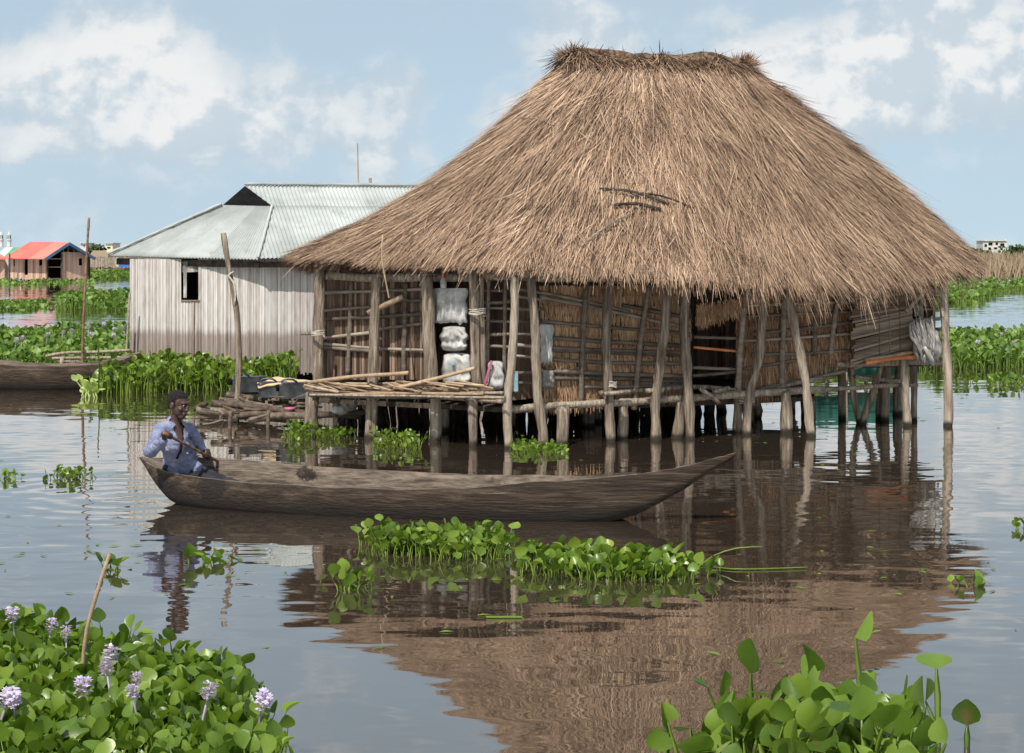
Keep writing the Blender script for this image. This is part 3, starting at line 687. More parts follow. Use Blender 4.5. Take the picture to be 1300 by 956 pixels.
# recess with shelves behind the sacks and the open lattice near the corner
panel([(545, 352), (652, 352), (652, 500), (545, 490)], PL, -.55, 'canewall', 'inner_wall')
lat = rail([(612, 369), (640, 369)], 4, 'lattice', 'lath', PL, .03)
battens([((612, 384), (652, 382)), ((612, 392), (650, 392)), ((612, 408), (650, 409)), ((612, 425), (650, 424)), ((612, 440), (650, 441))], PL, .03, 4, lat)
for x in (618, 640): post([(x, 492), (x+1, 420), (x+2, 352)], 5, 'upright_lath', 'lath', D=PL.at(x, 480, .05).y)
lat2 = rail([(655, 352), (690, 350)], 4, 'lattice', 'lath', PR, .05)
battens([((656, 366), (692, 372)), ((656, 376), (692, 380)), ((656, 392), (690, 392)), ((656, 408), (688, 407)), ((656, 424), (688, 425)), ((656, 438), (688, 441)), ((656, 452), (690, 455)), ((656, 474), (690, 474)), ((656, 486), (690, 487))], PR, .04, 4, lat2)
panel([(652, 352), (690, 352), (690, 505), (652, 508)], PR, -.45, 'canewall', 'inner_wall')
# main grass wall
gp = [(684, 352), (876, 362), (877, 497), (690, 511)]
gw = panel(gp, PR, -.02, 'dark', 'grass_wall')
wallstrands(gp, 7500, PR, .0, .08, .20, 21, parent=gw, rowed=13, tb=.55)
battens([((688, 371), (800, 396)), ((686, 377), (876, 417)), ((690, 408), (876, 424)), ((690, 428), (876, 440)), ((690, 442), (876, 447)), ((700, 456), (876, 462)), ((690, 472), (876, 478)), ((700, 480), (876, 484)), ((740, 491), (876, 490)), ((700, 444), (876, 451)), ((790, 388), (876, 404))], PR, .05, 5, gw)
# dark entrance with bars and a raised straw flap
dr = rail([(881, 428), (938, 430)], 4, 'entrance_bar', 'lath', PR, .02)
rail([(881, 441), (936, 446)], 4, 'entrance_bar', 'orangepole', PR, .04); rail([(880, 467), (938, 469)], 4, 'entrance_bar', 'lath', PR, .03); rail([(879, 477), (938, 472)], 4, 'entrance_bar', 'lath', PR, .05)
fp = [(884, 414), (890, 392), (942, 380), (942, 394), (915, 398)]
fl = panel(fp, PR, .12, 'straw_sheet', 'entrance_flap', .03)
wallstrands([(884, 386), (942, 376), (942, 396), (886, 410)], 500, PR, .14, .05, .14, 33, 'grasswall', fl, .45, 'flap_straw', .3)
panel([(876, 352), (945, 352), (945, 384), (884, 384)], PR, .0, 'dark', 'door_lintel')
# right-hand wall
gp = [(935, 356), (1085, 362), (1085, 452), (1045, 462), (985, 490), (935, 500)]
gw2 = panel(gp, PR, -.02, 'dark', 'grass_wall')
wallstrands(gp, 4200, PR, .0, .1, .26, 22, parent=gw2, tb=.30, m='grasswall')
battens([((940, 388), (1085, 384)), ((940, 402), (1082, 396)), ((955, 424), (1082, 409)), ((940, 433), (1080, 424)), ((955, 450), (1080, 446)), ((935, 470), (1020, 456)), ((960, 495), (1075, 470))], PR, .05, 4.5, gw2)
# woven screen standing proud of the wall
mb = MB(); y = 366.0
while y < 458:
    hpx = random.uniform(2.4, 3.6); sl = -(y-366)*.10
    a = PR.at(1082+random.uniform(-3, 5), y+5+(y-366)*.06, .22); b = PR.at(1158, y-3-(y-366)*.12, .22); mb.beam(a, b, .012, hpx/F*25*.9); y += hpx
sc_ = mb.build('woven_screen', M['mat'], HUT)
for x in (1117, 1130, 1143): mb = MB(); mb.beam(PR.at(x, 452, .235), PR.at(x-1, 366, .235), .006, .006); mb.build('binding', M['lath'], sc_)
rail([(1098, 456), (1130, 452), (1168, 446)], 5, 'screen_sill', 'bamboo', PR, .30); rail([(1100, 460), (1130, 455), (1175, 452)], 6, 'screen_sill', 'orangepole', PR, .26)
# open end lattice
l3 = rail([(1155, 380), (1203, 378)], 4, 'lattice', 'post', PR, .05)
battens([((1155, 394), (1203, 392)), ((1150, 407), (1203, 404)), ((1160, 420), (1203, 418)), ((1160, 432), (1203, 432))], PR, .05, 4.5, l3, 'post')
post([(1168, 455), (1170, 400), (1168, 372)], 6, 'upright_lath', 'lath', D=25.3); post([(1180, 455), (1181, 365)], 12, 'wall_post', D=25.9)
rail([(1150, 396), (1165, 378), (1178, 362)], 6, 'leaning_stick', 'post', PR, .3)
# rope lashings
for (px, py, D, r_) in ((404, 425, 23.9, .085), (672, 345, 22.5, .075), (654, 350, 22.5, .07), (948, 510, 24.1, .10), (776, 490, 23.1, .065), (606, 398, 22.75, .10)):
    mb = MB(); c = P(px, py, D)
    for k in range(4):
        a = [c+Vector((math.cos(q*math.pi/4)*r_, math.sin(q*math.pi/4)*r_, .018*k-.03+random.uniform(-.01, .01)+.008*q/2)) for q in range(9)]; mb.tube(a, .006, 5, 0, .05, 0)
    mb.build('lashing', M['rope'], HUT)
# pole deck on the left face, littered with brush
mb = MB(); rr = random.Random(9); dk = None
for k in range(15):
    y0 = 488+k*.95; off = .15+.035*k
    q = [(390+rr.uniform(-6, 10), y0+rr.uniform(-2, 2)), (500, y0+2+rr.uniform(-3, 3)), (630+rr.uniform(-60, 12), y0+4+rr.uniform(-3, 2))]
    o_ = rail(q, rr.uniform(2.8, 5.5), 'deck_pole', 'bamboo' if k % 4 == 0 else ('driftwood' if k % 2 else 'post'), PL, off)
for k in range(26):
    x = rr.uniform(385, 610); rail([(x, 486+rr.uniform(-3, 3)), (x+rr.uniform(20, 60), 493+rr.uniform(-6, 5))], rr.uniform(2, 3.5), 'brush_twig', 'bamboo', PL, rr.uniform(.45, .6))
for k in range(20):
    x = rr.uniform(392, 610); rail([(x, 497), (x+rr.uniform(-14, 14), 504+rr.uniform(0, 10))], 2, 'brush_twig', 'driftwood', PL, rr.uniform(.4, .55))
for pts in (((500, 494), (560, 480), (602, 468)), ((395, 486), (450, 479), (518, 474))): rail(pts, 5, 'leaning_stick', 'bamboo', PL, .5)
for pts in (((768, 500), (800, 497)), ((820, 497), (842, 496)), ((888, 494), (905, 504), (913, 512)), ((905, 497), (925, 492))): rail(pts, 6, 'beam_end', 'post', PR, .32)

# ------------------------------------------------------------------ sacks, bags and cloths on the hut
def pillow(name, px0, px1, py0, py1, pl, off, th, m, label, cat, seed=1, sag=0.0, group=None, ragged=0, parent=None):
    n = 18; V = []; mb = MB(); rnd = random.Random(seed)
    def side(sgn):
        for j in range(n+1):
            for i in range(n+1):
                a, b = i/n, j/n; e = (1-abs(2*a-1)**4)*(1-abs(2*b-1)**4)
                w = mnoise.noise(Vector((a*5+seed, b*4, sgn)))*.04*th/.1+mnoise.noise(Vector((a*14+seed, b*3, sgn)))*.018
                if th > .11: a = .5+(a-.5)*(1-.16*abs(2*j/n-1)**2.5+.12*mnoise.noise(Vector((j/n*3, seed*3, 1)))); b = .5+(b-.5)*(1-.10*abs(2*i/n-1)**2.5)
                sx = px0+(px1-px0)*a+mnoise.noise(Vector((b*4, seed, 0)))*3*(2*a-1); sy = py0+(py1-py0)*b+sag*math.sin(a*math.pi)*3+(mnoise.noise(Vector((a*7, seed, 5)))*ragged if b > .8 else 0)
                yield pl.at(sx, sy, off+sgn*(th/2*max(e, 0)**.5+w*e))
    A = list(side(1)); B = list(side(-1)); k = (n+1)**2; fs = []
    for j in range(n):
        for i in range(n):
            a = j*(n+1)+i; fs.append((a, a+1, a+n+2, a+n+1)); fs.append((k+a, k+a+n+1, k+a+n+2, k+a+1))
    bd = [i for i in range(n)]+[i*(n+1)+n for i in range(n)]+[n*(n+1)+n-i for i in range(n)]+[(n-i)*(n+1) for i in range(n)]
    for q in range(len(bd)): a, b = bd[q], bd[(q+1) % len(bd)]; fs.append((a, a+k, b+k, b))
    mb.add(A+B, fs, .5); c = sum((v for v in A), Vector())/len(A)
    o_ = mb.build(name, M[m], parent, None if parent else (c.x, c.y, min(v.z for v in A)), sm=True)
    if not parent: tag(o_, label, cat, group)
    return o_
pillow('plastic_sheet', 551, 593, 366, 410, PL, .20, .10, 'sack', 'white plastic sheet hung highest in the gap of the hut wall', 'sheet', 1, ragged=6)
pillow('white_sack', 559, 594, 414, 446, PL, .18, .22, 'sack', 'plump white sack below the hung plastic sheet', 'sack', 2)
s3_ = pillow('white_sack', 560, 600, 448, 490, PL, .18, .20, 'sack', 'crumpled white sack with a blue mark resting on the pole deck', 'sack', 3)
mb = MB(); c = PL.at(575, 461, .33); mb.lathe(c, [(.0, -.002), (.028, -.001), (.028, .004), (.0, .006)], 10, rot=Vector((PL.n.x, PL.n.y, 0)).to_track_quat('Z', 'Y').to_matrix()); mb.build('blue_mark', M['blue'], s3_)
pillow('white_bag', 618, 640, 458, 495, PL, .12, .12, 'sack', 'small white bag with a pink stripe on the floor by the corner lattice', 'bag', 4)
mb = MB(); mb.beam(PL.at(614, 494, .22), PL.at(624, 458, .22), .012, .03); mb.build('pink_stripe', M['pink'], bpy.data.objects['white_bag'])
pillow('white_cloth', 686, 702, 412, 462, PR, .12, .05, 'sack', 'white cloth hanging on the battens right of the light leaning post', 'cloth', 5, ragged=6)
pillow('white_bag', 688, 704, 470, 492, PR, .10, .08, 'greycloth', 'small grey bag stuck in the battens under the hanging white cloth', 'bag', 6)
bt = empty('plastic_bottle', PL.at(563, 366, .25), 'white plastic bottle with red cap above the hung plastic sheet', 'bottle')
mb = MB(); mb.lathe(bt.location, [(.0, 0), (.035, .005), (.04, .03), (.04, .09), (.018, .12), (.018, .13)], 12); mb.build('bottle_body', M['sack'], bt, sm=True)
mb = MB(); mb.lathe(Vector(bt.location)+Vector((0, 0, .132)), [(.0, 0), (.024, .0), (.024, .035), (0, .036)], 12); mb.build('cap', M['red'], bt, sm=True)
mb = MB(); c = PL.at(655, 484, .05); mb.box((c.x, c.y, c.z), (.05, .05, .24)); tag(mb.build('blue_box', M['blue'], None, (c.x, c.y, c.z-.12)), 'thin pale blue box standing inside the corner lattice', 'box')
# bundled net at the right end
NETB = empty('cloth_bundle', PR.at(1180, 455, .3), 'grey ragged cloth bundle hanging at the right end of the hut', 'cloth bundle')
pillow('hanging_cloth', 1160, 1196, 418, 462, PR, .34, .20, 'greycloth', '', '', 8, ragged=10, parent=NETB)
for k in range(16):
    mb = MB(); x = 1156+k*1.9; e = (1176+random.uniform(-6, 12), 452+random.uniform(-12, 10))
    mb.tube([PR.at(x, 404+random.uniform(-6, 8), .38), PR.at(x+4+random.uniform(-3, 3), 428, .46), PR.at(e[0], e[1], .5)], [.012, .022, .016], 6, .3); mb.build('cloth_fold', M['greycloth'], NETB, sm=True)
mb = MB(); mb.tube([PR.at(1173, 440, .52), PR.at(1180, 452, .54), PR.at(1184, 463, .5)], [.02, .04, .03], 8, .3); mb.build('pale_end', M['sack'], NETB, sm=True)
pillow('white_bag', 1160, 1168, 388, 402, PR, .14, .08, 'greycloth', 'small grey bag tied in the open lattice at the right end', 'bag', 12)

# ------------------------------------------------------------------ house with the tin roof behind
TH = empty('tin_roof_house', (-3.5, 36.5, 0), 'pale slatted house with grey corrugated tin roof behind the pole landing', 'house')
C_ = P(335, 470, 34.0); Bq = P(166, 470, 35.0); Rq = P(640, 470, 35.4)
corners = [Vector((Bq.x, Bq.y)), Vector((C_.x, C_.y)), Vector((Rq.x, Rq.y)), Vector((-1.2, 41.5)), Vector((-6.6, 40.0))]
ZB, ZT = .16, 2.2
win = (231, 253, 326, 381)
def slatwall(a, b, name, window=None):
    mb = MB(); L = (b-a).length; x = 0; d = (b-a).normalized(); n_ = Vector((d.y, -d.x)); rz = math.atan2(d.y, d.x)
    if n_.y > 0 and name == 'wall': n_ = -n_
    while x < L:
        w = random.uniform(.014, .034); c = a+d*(x+w/2); c2 = c+n_*random.uniform(0, .012)
        px = 650+c.x/c.y*F; segs = [(ZB-random.uniform(0, .06), ZT)]
        if window and window[0] < px < window[1]:
            zb = H-(window[3]-HZ)/F*c.y; zt = H-(window[2]-HZ)/F*c.y; segs = [(ZB, zb), (zt, ZT)]
        for z0, z1 in segs:
            if z1-z0 > .02: mb.box((c2.x, c2.y, (z0+z1)/2), (w*.93, .02, z1-z0), rz)
        x += w
    return mb.build(name, M['slatwall'], TH)
w0 = slatwall(corners[0], corners[1], 'wall', win); slatwall(corners[1], corners[2], 'wall')
for i in (2, 3, 4): slatwall(corners[i], corners[(i+1) % 5], 'wall')
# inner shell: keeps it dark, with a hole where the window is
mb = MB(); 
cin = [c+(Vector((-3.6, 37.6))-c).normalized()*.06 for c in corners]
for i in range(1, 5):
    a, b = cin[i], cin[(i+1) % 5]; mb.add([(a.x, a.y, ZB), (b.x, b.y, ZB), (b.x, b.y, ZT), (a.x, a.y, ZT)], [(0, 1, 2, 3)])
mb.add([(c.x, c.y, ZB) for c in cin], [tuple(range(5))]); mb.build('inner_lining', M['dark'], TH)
# window frame boards and curtain
def wp(px, py, off=0):
    pl = Plane(corners[0], corners[1]); return pl.at(px, py, off)
wf = MB(); wf.beam(wp(230, 382, .02), wp(254, 382, .02), .03, .02)
wobj = wf.build('window_sill', M['canewall'], TH)
mb = MB(); mb.beam(wp(235, 335, -.03), wp(235, 378, -.03), .06, .015); mb.beam(wp(232, 339, -.04), wp(254, 338, -.04), .02, .20); mb.build('shutter_edge', M['greycloth'], wobj)
mb = MB(); mb.beam(wp(247, 383, .03), wp(246, 462, .03), .015, .02); mb.build('cover_strip', M['canewall'], TH)
for c in corners[:4]:
    mb = MB(); mb.tube([(c.x*1., c.y+.1, -.4), (c.x, c.y+.1, ZB+.05)], .07, 8); mb.build('foundation_post', M['post'], TH)
for k in range(6):
    q = corners[1].lerp(corners[2], (k+.5)/6); mb = MB(); mb.tube([(q.x, q.y+.15, -.4), (q.x, q.y+.15, ZB+.05)], .06, 8); mb.build('foundation_post', M['post'], TH)
# corrugated roof planes
def corrugated(A, B, C, Dd, name, pitch=.075, amp=.012, parent=TH):
    """quad eaveA, eaveB, topC (above B), topD (above A); waves run from eave to top"""
    A, B, C, Dd = map(Vector, (A, B, C, Dd)); L = (B-A).length; n = int(L/pitch*6); m = 10
    nn = (B-A).cross(Dd-A).normalized(); nn = nn if nn.z > 0 else -nn
    V = []; Tn = []
    for j in range(m+1):
        for i in range(n+1):
            a = i/n; lo = A.lerp(B, a); hi = Dd.lerp(C, a); p_ = lo.lerp(hi, j/m)
            lap = .012*((j*3 % 5)/5) if 0 < j < m else 0
            V.append(tuple(p_+nn*(amp*math.sin(a*L/pitch*2*math.pi)+lap*0+.010*mnoise.noise(p_*1.2)))); Tn.append(.3+.4*(int(a*L/.8) % 3)/2+.2*(j//4 % 2))
    Q = []
    for j in range(m):
        for i in range(n): q = j*(n+1)+i; Q.append((q, q+1, q+n+2, q+n+1))
    ob = npmesh(name, np.array(V), np.array(Q), np.array(Tn), M['tin'], parent, None, True)
    so = ob.modifiers.new('s', 'SOLIDIFY'); so.thickness = .008; return ob
eL = P(137, 325, 35.4); eC = P(328, 329, 33.62); gR = P(346, 262, 35.2); gL = P(282, 261, 35.2); ap = P(311, 236, 36.2)
eR = P(660, 328, 35.0); rR = P(640, 229, 37.6)
pn = (eR-eC).cross(ap-eC).normalized()
def onplane(px, py):
    d_ = P(px, py, 1.0)-Vector((0, 0, H)); o_ = Vector((0, 0, H)); t_ = (eC-o_).dot(pn)/d_.dot(pn); return o_+d_*t_
gR = onplane(346, 262); gL = P(282, 261, gR.y-.05)
corrugated(eL, eC, gR, gL, 'end_roof', amp=.016)
ed = (eR-eC).normalized(); ud = pn.cross(ed).normalized(); ud = ud if ud.z > 0 else -ud; pn2 = pn if pn.z > 0 else -pn
sg, tg = (gR-eC).dot(ed), (gR-eC).dot(ud); sa, ta = (ap-eC).dot(ed), (ap-eC).dot(ud)
def corr_cols(s0, s1, rng, name, pitch=.075, amp=.013, m=8):
    k = int((s1-s0)/pitch*6); V = []; Tn = []; Q = []
    for i in range(k+1):
        ss = s0+(s1-s0)*i/k; t0, t1 = rng(ss)
        for j in range(m+1):
            p_ = eC+ed*ss+ud*(t0+(t1-t0)*j/m); V.append(tuple(p_+pn2*(amp*math.sin(ss/pitch*2*math.pi)+.012*mnoise.noise(p_*1.2)+(.012 if (t0+(t1-t0)*j/m) < tg*1.0 else 0)))); Tn.append(.3+.4*(int(ss/.8) % 3)/2+.2*(j//4 % 2))
    for i in range(k):
        for j in range(m): q = i*(m+1)+j; Q.append((q, q+1, q+m+2, q+m+1))
    ob = npmesh(name, np.array(V), np.array(Q), np.array(Tn), M['tin'], TH, None, True); ob.modifiers.new('s', 'SOLIDIFY').thickness = .008
smx = (eR-eC).length
corr_cols(0.001, smx, lambda q: (0, tg*min(q/sg, 1)), 'long_roof')
corr_cols(sa, smx, lambda q: ((tg+(ta-tg)*(sg-q)/(sg-sa)) if q < sg else tg, ta), 'upper_roof')
rR = eC+ed*smx+ud*ta
bk1 = Vector((-1.0, 42.0, 2.2)); bk2 = Vector((-7.0, 40.4, 2.2))
corrugated(bk1, bk2, gL+Vector((0, .6, 0)), rR+Vector((0, 0, -.02)), 'back_roof'); corrugated(bk2, eL, gL, gL+Vector((0, .6, 0)), 'side_roof')
mb = MB(); mb.add([gL, gR, ap, gL+Vector((.02, .3, 0)), gR+Vector((-.02, .3, 0)), ap+Vector((0, .3, -.02))], [(0, 1, 2), (3, 5, 4), (0, 3, 4, 1), (1, 4, 5, 2), (2, 5, 3, 0)]); mb.build('gable_vent', M['dark_fill'], TH)
for a, b in ((eL, gL), (eC, gR), (ap, rR)):
    n_ = 14; pts = [a.lerp(b, i/n_)+Vector((0, -.03, .035+.008*(i % 2))) for i in range(n_+1)]
    mb = MB(); mb.tube(pts, .028, 6, .2, .3, 0); mb.build('ridge_flashing', M['tin'], TH, sm=True)
mb = MB(); mb.beam(eL+Vector((.15, .12, -.10)), eC+Vector((0, .15, -.10)), .05, .12); mb.build('eave_board', M['planks_dark'], TH)
mb = MB(); mb.beam(eC+Vector((0, .16, -.10)), eR+Vector((0, .15, -.10)), .05, .10); mb.build('eave_board', M['planks_dark'], TH)
mb = MB(); mb.tube([P(455, 232, 37.2), P(454, 182, 37.2)], .012, 6); mb.build('roof_rod', M['bamboo'], TH)
mb = MB(); mb.tube([P(470, 232, 37.2), P(470, 226, 37.2)], .03, 6); mb.build('ridge_stub', M['post'], TH)

# ------------------------------------------------------------------ poles standing in the water
def pole(name, pts, w, label, m='post', cat='pole', D=None):
    D = D or DW(pts[0][1]); q = [P(a, b, D) for a, b in pts]; q = [q[0]-Vector((0, 0, .4))]+q
    e = empty(name, (q[1].x, q[1].y, 0), label, cat); mb = MB(); r_ = w/2/F*D
    mb.tube(q, [r_*1.05, r_, r_*.95]+[r_*.85]*(len(q)-3), 8, .15, .12, .2); mb.build('shaft', M[m], e, sm=True); return e
pe = pole('mooring_pole', [(299, 536), (303, 460), (301, 400), (290, 340), (283, 296)], 8.5, 'tall bent mooring pole with a pale rag tied near the top, beside the log landing')
D = DW(536); mb = MB()
mb.tube([P(297, 345, D-.05), P(290, 350, D-.06), P(296, 358, D-.06), P(299, 372, D-.06), P(298, 388, D-.05)], [.012, .022, .018, .014, .008], 6, .3); mb.build('tied_rag', M['rope'], pe, sm=True)
pole('thin_pole', [(105, 476), (106, 400), (113, 276)], 3.4, 'tall thin reddish bamboo pole rising from the moored dugout', 'paddle', D=33.5)
pole('thin_pole', [(160, 462), (162, 420), (165, 372)], 3, 'short pale stick leaning at the left edge of the slatted house', 'lath', D=34.6)
st = pole('dry_stick', [(106, 828), (118, 770), (139, 703)], 5.5, 'jointed dry stick poking out of the flowering hyacinths at lower left', 'bamboo', 'stick', D=9.7)

# ------------------------------------------------------------------ pole landing with jerrycans
LD = empty('pole_landing', W(330, 533), 'low landing of stacked driftwood poles between tall mooring pole and hut', 'landing')
rr = random.Random(12)
for (a, b, w, D) in (((252, 522), (330, 518), 11, 26.2), ((268, 512), (392, 528), 9, 25.6), ((280, 509), (395, 521), 7, 26), ((290, 502), (390, 512), 8, 26.4), ((318, 534), (400, 528), 9, 25.2), ((300, 522), (380, 520), 8, 25.7), ((255, 530), (345, 528), 8, 26.2),
                     ((300, 528), (372, 535), 7, 25.5), ((330, 509), (400, 506), 7, 26.6), ((305, 515), (395, 514), 6, 25.9), ((272, 538), (330, 540), 6, 26), ((345, 520), (460, 530), 8, 25.4), ((400, 530), (470, 524), 7, 25), ((248, 519), (262, 512), 6, 26.3)):
    p0, p1 = P(*a, D), P(*b, D-.3); mb = MB(); mb.tube([p0, p0.lerp(p1, .5)+Vector((0, 0, rr.gauss(0, .03))), p1], w/2/F*D, 8, .18, .12, .5); mb.build('driftwood_pole', M['driftwood'], LD, sm=True)
for (px, py) in ((292, 543), (340, 543)): post([(px, py), (px+1, 522)], 5, 'stilt', 'driftwood', parent=LD)
for k in range(40):
    a = (rr.uniform(262, 392), rr.uniform(500, 536)); b = (a[0]+rr.uniform(-30, 45), a[1]+rr.uniform(-9, 9)); mb = MB(); D = rr.uniform(25.0, 26.2); mb.tube([P(*a, D), P((a[0]+b[0])/2, (a[1]+b[1])/2+rr.uniform(-3, 3), D), P(*b, D)], rr.uniform(.008, .022), 5, .2); mb.build('brush_stick', M['driftwood' if k % 4 else 'lath'], LD)
def jerry(px, py, D, yaw, L, label, roll=0):
    c = P(px, py, D); e = empty('jerrycan', (c.x, c.y, c.z-.13), label, 'jerrycan', 'black jerrycans on the pole landing')
    bm = bmesh.new(); bmesh.ops.create_cube(bm, size=1); bmesh.ops.scale(bm, vec=(L, .26, .25), verts=bm.verts)
    bmesh.ops.bevel(bm, geom=bm.edges[:], offset=.035, segments=2, affect='EDGES')
    M4 = Matrix.Translation(c) @ Matrix.Rotation(yaw, 4, 'Z') @ Matrix.Rotation(roll, 4, 'X'); bm.transform(M4)
    me = bpy.data.meshes.new('can_body'); bm.to_mesh(me); bm.free(); link('can_body', me, M['jerry'], e)
    q = M4.to_3x3() @ Vector((-1, 0, 0)); rot = q.to_track_quat('Z', 'Y').to_matrix()
    mb = MB(); mb.lathe(M4 @ Vector((-L/2-.001, .05, .05)), [(.045, 0), (.045, .035), (.030, .035), (.030, .005), (.0, .004)], 14, rot=rot); mb.build('spout', M['dark_fill'], e, sm=True)
    mb = MB(); mb.tube([M4 @ Vector((-L/2+.02, -.03, .13)), M4 @ Vector((-L/2+.06, -.03, .165)), M4 @ Vector((-L/2+.18, -.03, .165)), M4 @ Vector((-L/2+.24, -.03, .12))], .014, 8, 0, .05, 0); mb.build('handle', M['jerry'], e, sm=True)
jerry(318, 489, 26.6, R(20), .52, 'black jerrycan lying leftmost on the pole landing')
jerry(348, 496, 26.1, R(-2), .40, 'black jerrycan in the middle, half under the straw coloured sheet')
jerry(378, 497, 25.7, R(14), .50, 'black jerrycan lying nearest the hut deck')
n = 24; mb = MB(); Vv = []
for j in range(n+1):
    for i in range(n+1):
        a, b = i/n, j/n; Vv.append(P(328+76*a+4*mnoise.noise(Vector((b*4, 1, 1))), 489-8*b+5*abs(a-.5)-4*math.exp(-((a-.3)/.2)**2)+2*mnoise.noise(Vector((a*6, b*6, 4))), 25.95+.8*b))
Fs = [(j*(n+1)+i, j*(n+1)+i+1, (j+1)*(n+1)+i+1, (j+1)*(n+1)+i) for j in range(n) for i in range(n)]
mb.add(Vv, Fs, .5); so = mb.build('straw_sheet', M['straw_sheet'], None, tuple(Vv[0]), sm=True); so.modifiers.new('s', 'SOLIDIFY').thickness = .03
tag(so, 'straw coloured sheet drying on top of the black jerrycans', 'sheet')
mb = MB(); c = P(368, 519, 25.2); mb.lathe(c, [(0, -.02), (.07, -.02), (.08, .01), (.07, .02), (0, .02)], 12); tag(mb.build('pink_dish', M['pink'], None, c, sm=True), 'small pink plastic dish among the driftwood poles', 'dish')
for i, (px, py, s, mm, lb) in enumerate(((445, 512, .13, 'greycloth', 'grey plastic bundle stuffed under the deck left of the second stilt'), (432, 520, .10, 'sack', 'pale plastic bag lying low under the pole deck'))):
    c = P(px, py, 24.6); bm = bmesh.new(); bmesh.ops.create_icosphere(bm, subdivisions=3, radius=s)
    for v in bm.verts: v.co = v.co*(1+.35*mnoise.noise(v.co*14+Vector((i*7, 0, 0)))); v.co.z *= .7
    me = bpy.data.meshes.new('bundle'); bm.to_mesh(me); bm.free(); smooth(me); o_ = link('plastic_bundle', me, M[mm]); o_.location = c; tag(o_, lb, 'bundle')

# ------------------------------------------------------------------ dugout canoes
def canoe(name, st, label, th=.035, extra=None):
    """st: stations (x, y, half beam, gunwale z, keel z) from stern to bow; y axis is across"""
    e = empty(name, (st[len(st)//2][0], st[len(st)//2][1], 0), label, 'canoe')
    A = np.array(st, float); k = len(st); NS = 90; u = np.linspace(0, k-1, NS)
    A = A if A.shape[1] > 5 else np.column_stack([A, A[:, 3]]); S = np.stack([np.interp(u, np.arange(k), A[:, c]) for c in range(A.shape[1])], 1)
    for c in range(S.shape[1]):     # soften the stations
        for _ in range(6): S[1:-1, c] = (S[:-2, c]+2*S[1:-1, c]+S[2:, c])/4
    NC = 17; V = []; T2 = []
    def ring(s, inner, i):
        x, y, hb, gz0, kz, gzf = s[:6]; i0 = max(i-1, 0); i1 = min(i+1, NS-1); d = Vector((S[i1][0]-S[i0][0], S[i1][1]-S[i0][1], 0)).normalized(); sd_ = Vector((-d.y, d.x, 0))
        o = th if inner else 0; hb_ = max(hb-o, .004); kz_ = kz+o*1.6; out = []
        for c in range(NC):
            a = math.pi*c/(NC-1); cx = math.cos(a); sx = math.sin(a)
            xx = hb_*math.copysign(abs(cx)**.75, cx); gz = (gz0 if cx > 0 else gzf); zz = gz-(gz-kz_)*sx**.7 if gz > kz_ else gz
            xx *= 1+.10*math.sin(a)
            rough = .02*mnoise.noise(Vector((x*5, c*1.1, 7)))+.010*mnoise.noise(Vector((x*2.2, c*.7, 2 if inner else 9)))+.006*mnoise.noise(Vector((x*9, c*1.7, 4)))
            gzw = (.012*mnoise.noise(Vector((x*3, cx*3, 1)))+.008*mnoise.noise(Vector((x*14, cx*3, 1))) if sx < .3 else 0)
            out.append(Vector((x, y, 0))+sd_*(-xx*(1+rough*2))+Vector((0, 0, zz+rough*sx+gzw)))
        return out
    for i in range(NS): V += ring(S[i], False, i)
    off = len(V)
    for i in range(NS): V += ring(S[i], True, i)
    mb = MB(); fo = []; fi = []
    for i in range(NS-1):
        for c in range(NC-1):
            a = i*NC+c; fo.append((a, a+1, a+NC+1, a+NC)); fi.append((off+a, off+a+NC, off+a+NC+1, off+a+1))
        a = i*NC; fi.append((a, a+NC, off+a+NC, off+a)); a = i*NC+NC-1; fi.append((a, off+a, off+a+NC, a+NC))
    fo.append(tuple(range(NC))); fo.append(tuple((NS-1)*NC+c for c in range(NC-1, -1, -1)))
    mb.add(V, fo+fi, .5); mb.mi = [0]*len(fo)+[1]*len(fi)
    mb.build('hull', [M['hull_out'], M['hull_in']], e, sm=True); return e
def cst(px, D, hb, yg, kz, yf=None):
    """station from the near gunwale pixel row"""
    return ((px-650)/F*D, D, hb, H-(yg-HZ)/F*(D-hb*.9), kz, H-((yf or yg)-HZ)/F*(D+hb*.9))
CN = canoe('dugout_canoe', [cst(180, 17.80, .03, 581, .36, 581), cst(193, 17.76, .11, 586, .26, 581), cst(208, 17.70, .20, 591, .15, 580), cst(230, 17.62, .31, 598, .0, 580), cst(265, 17.48, .40, 604, -.08, 583), cst(330, 17.25, .45, 611.5, -.11, 589), cst(440, 16.95, .46, 619, -.12, 596),
    cst(545, 16.75, .44, 622, -.13, 601), cst(628, 16.6, .40, 618.5, -.13, 604), cst(690, 16.5, .34, 611, -.12, 604), cst(765, 16.38, .24, 608, -.06, 605), cst(815, 16.3, .17, 602, .07), cst(845, 16.26, .12, 597, .18), cst(872, 16.24, .08, 591, .30), cst(900, 16.2, .05, 584, .43), cst(918, 16.18, .035, 580, .50), cst(933, 16.15, .012, 576, .57)],
    'long weathered dugout canoe paddled by the man in blue')
C2 = canoe('dugout_canoe', [(W(-60, 495).x, 33.0, .05, .62, .3), (P(-40, 480, 32).x, 32.6, .30, .47, .05), (P(10, 480, 32).x, 32.3, .42, .42, -.1), (P(60, 480, 31.8).x, 32.2, .45, .40, -.12), (P(110, 480, 32).x, 32.3, .42, .42, -.1), (P(140, 480, 32).x, 32.5, .28, .48, .0), (P(168, 470, 32).x, 32.7, .05, .60, .3)],
    'dark empty dugout moored by the rail fence at far left', .05)
mb = MB(); mb.tube([P(8, 470, 32.1), P(36, 475, 32.3)], .05, 6); mb.build('thwart', M['planks_dark'], C2)
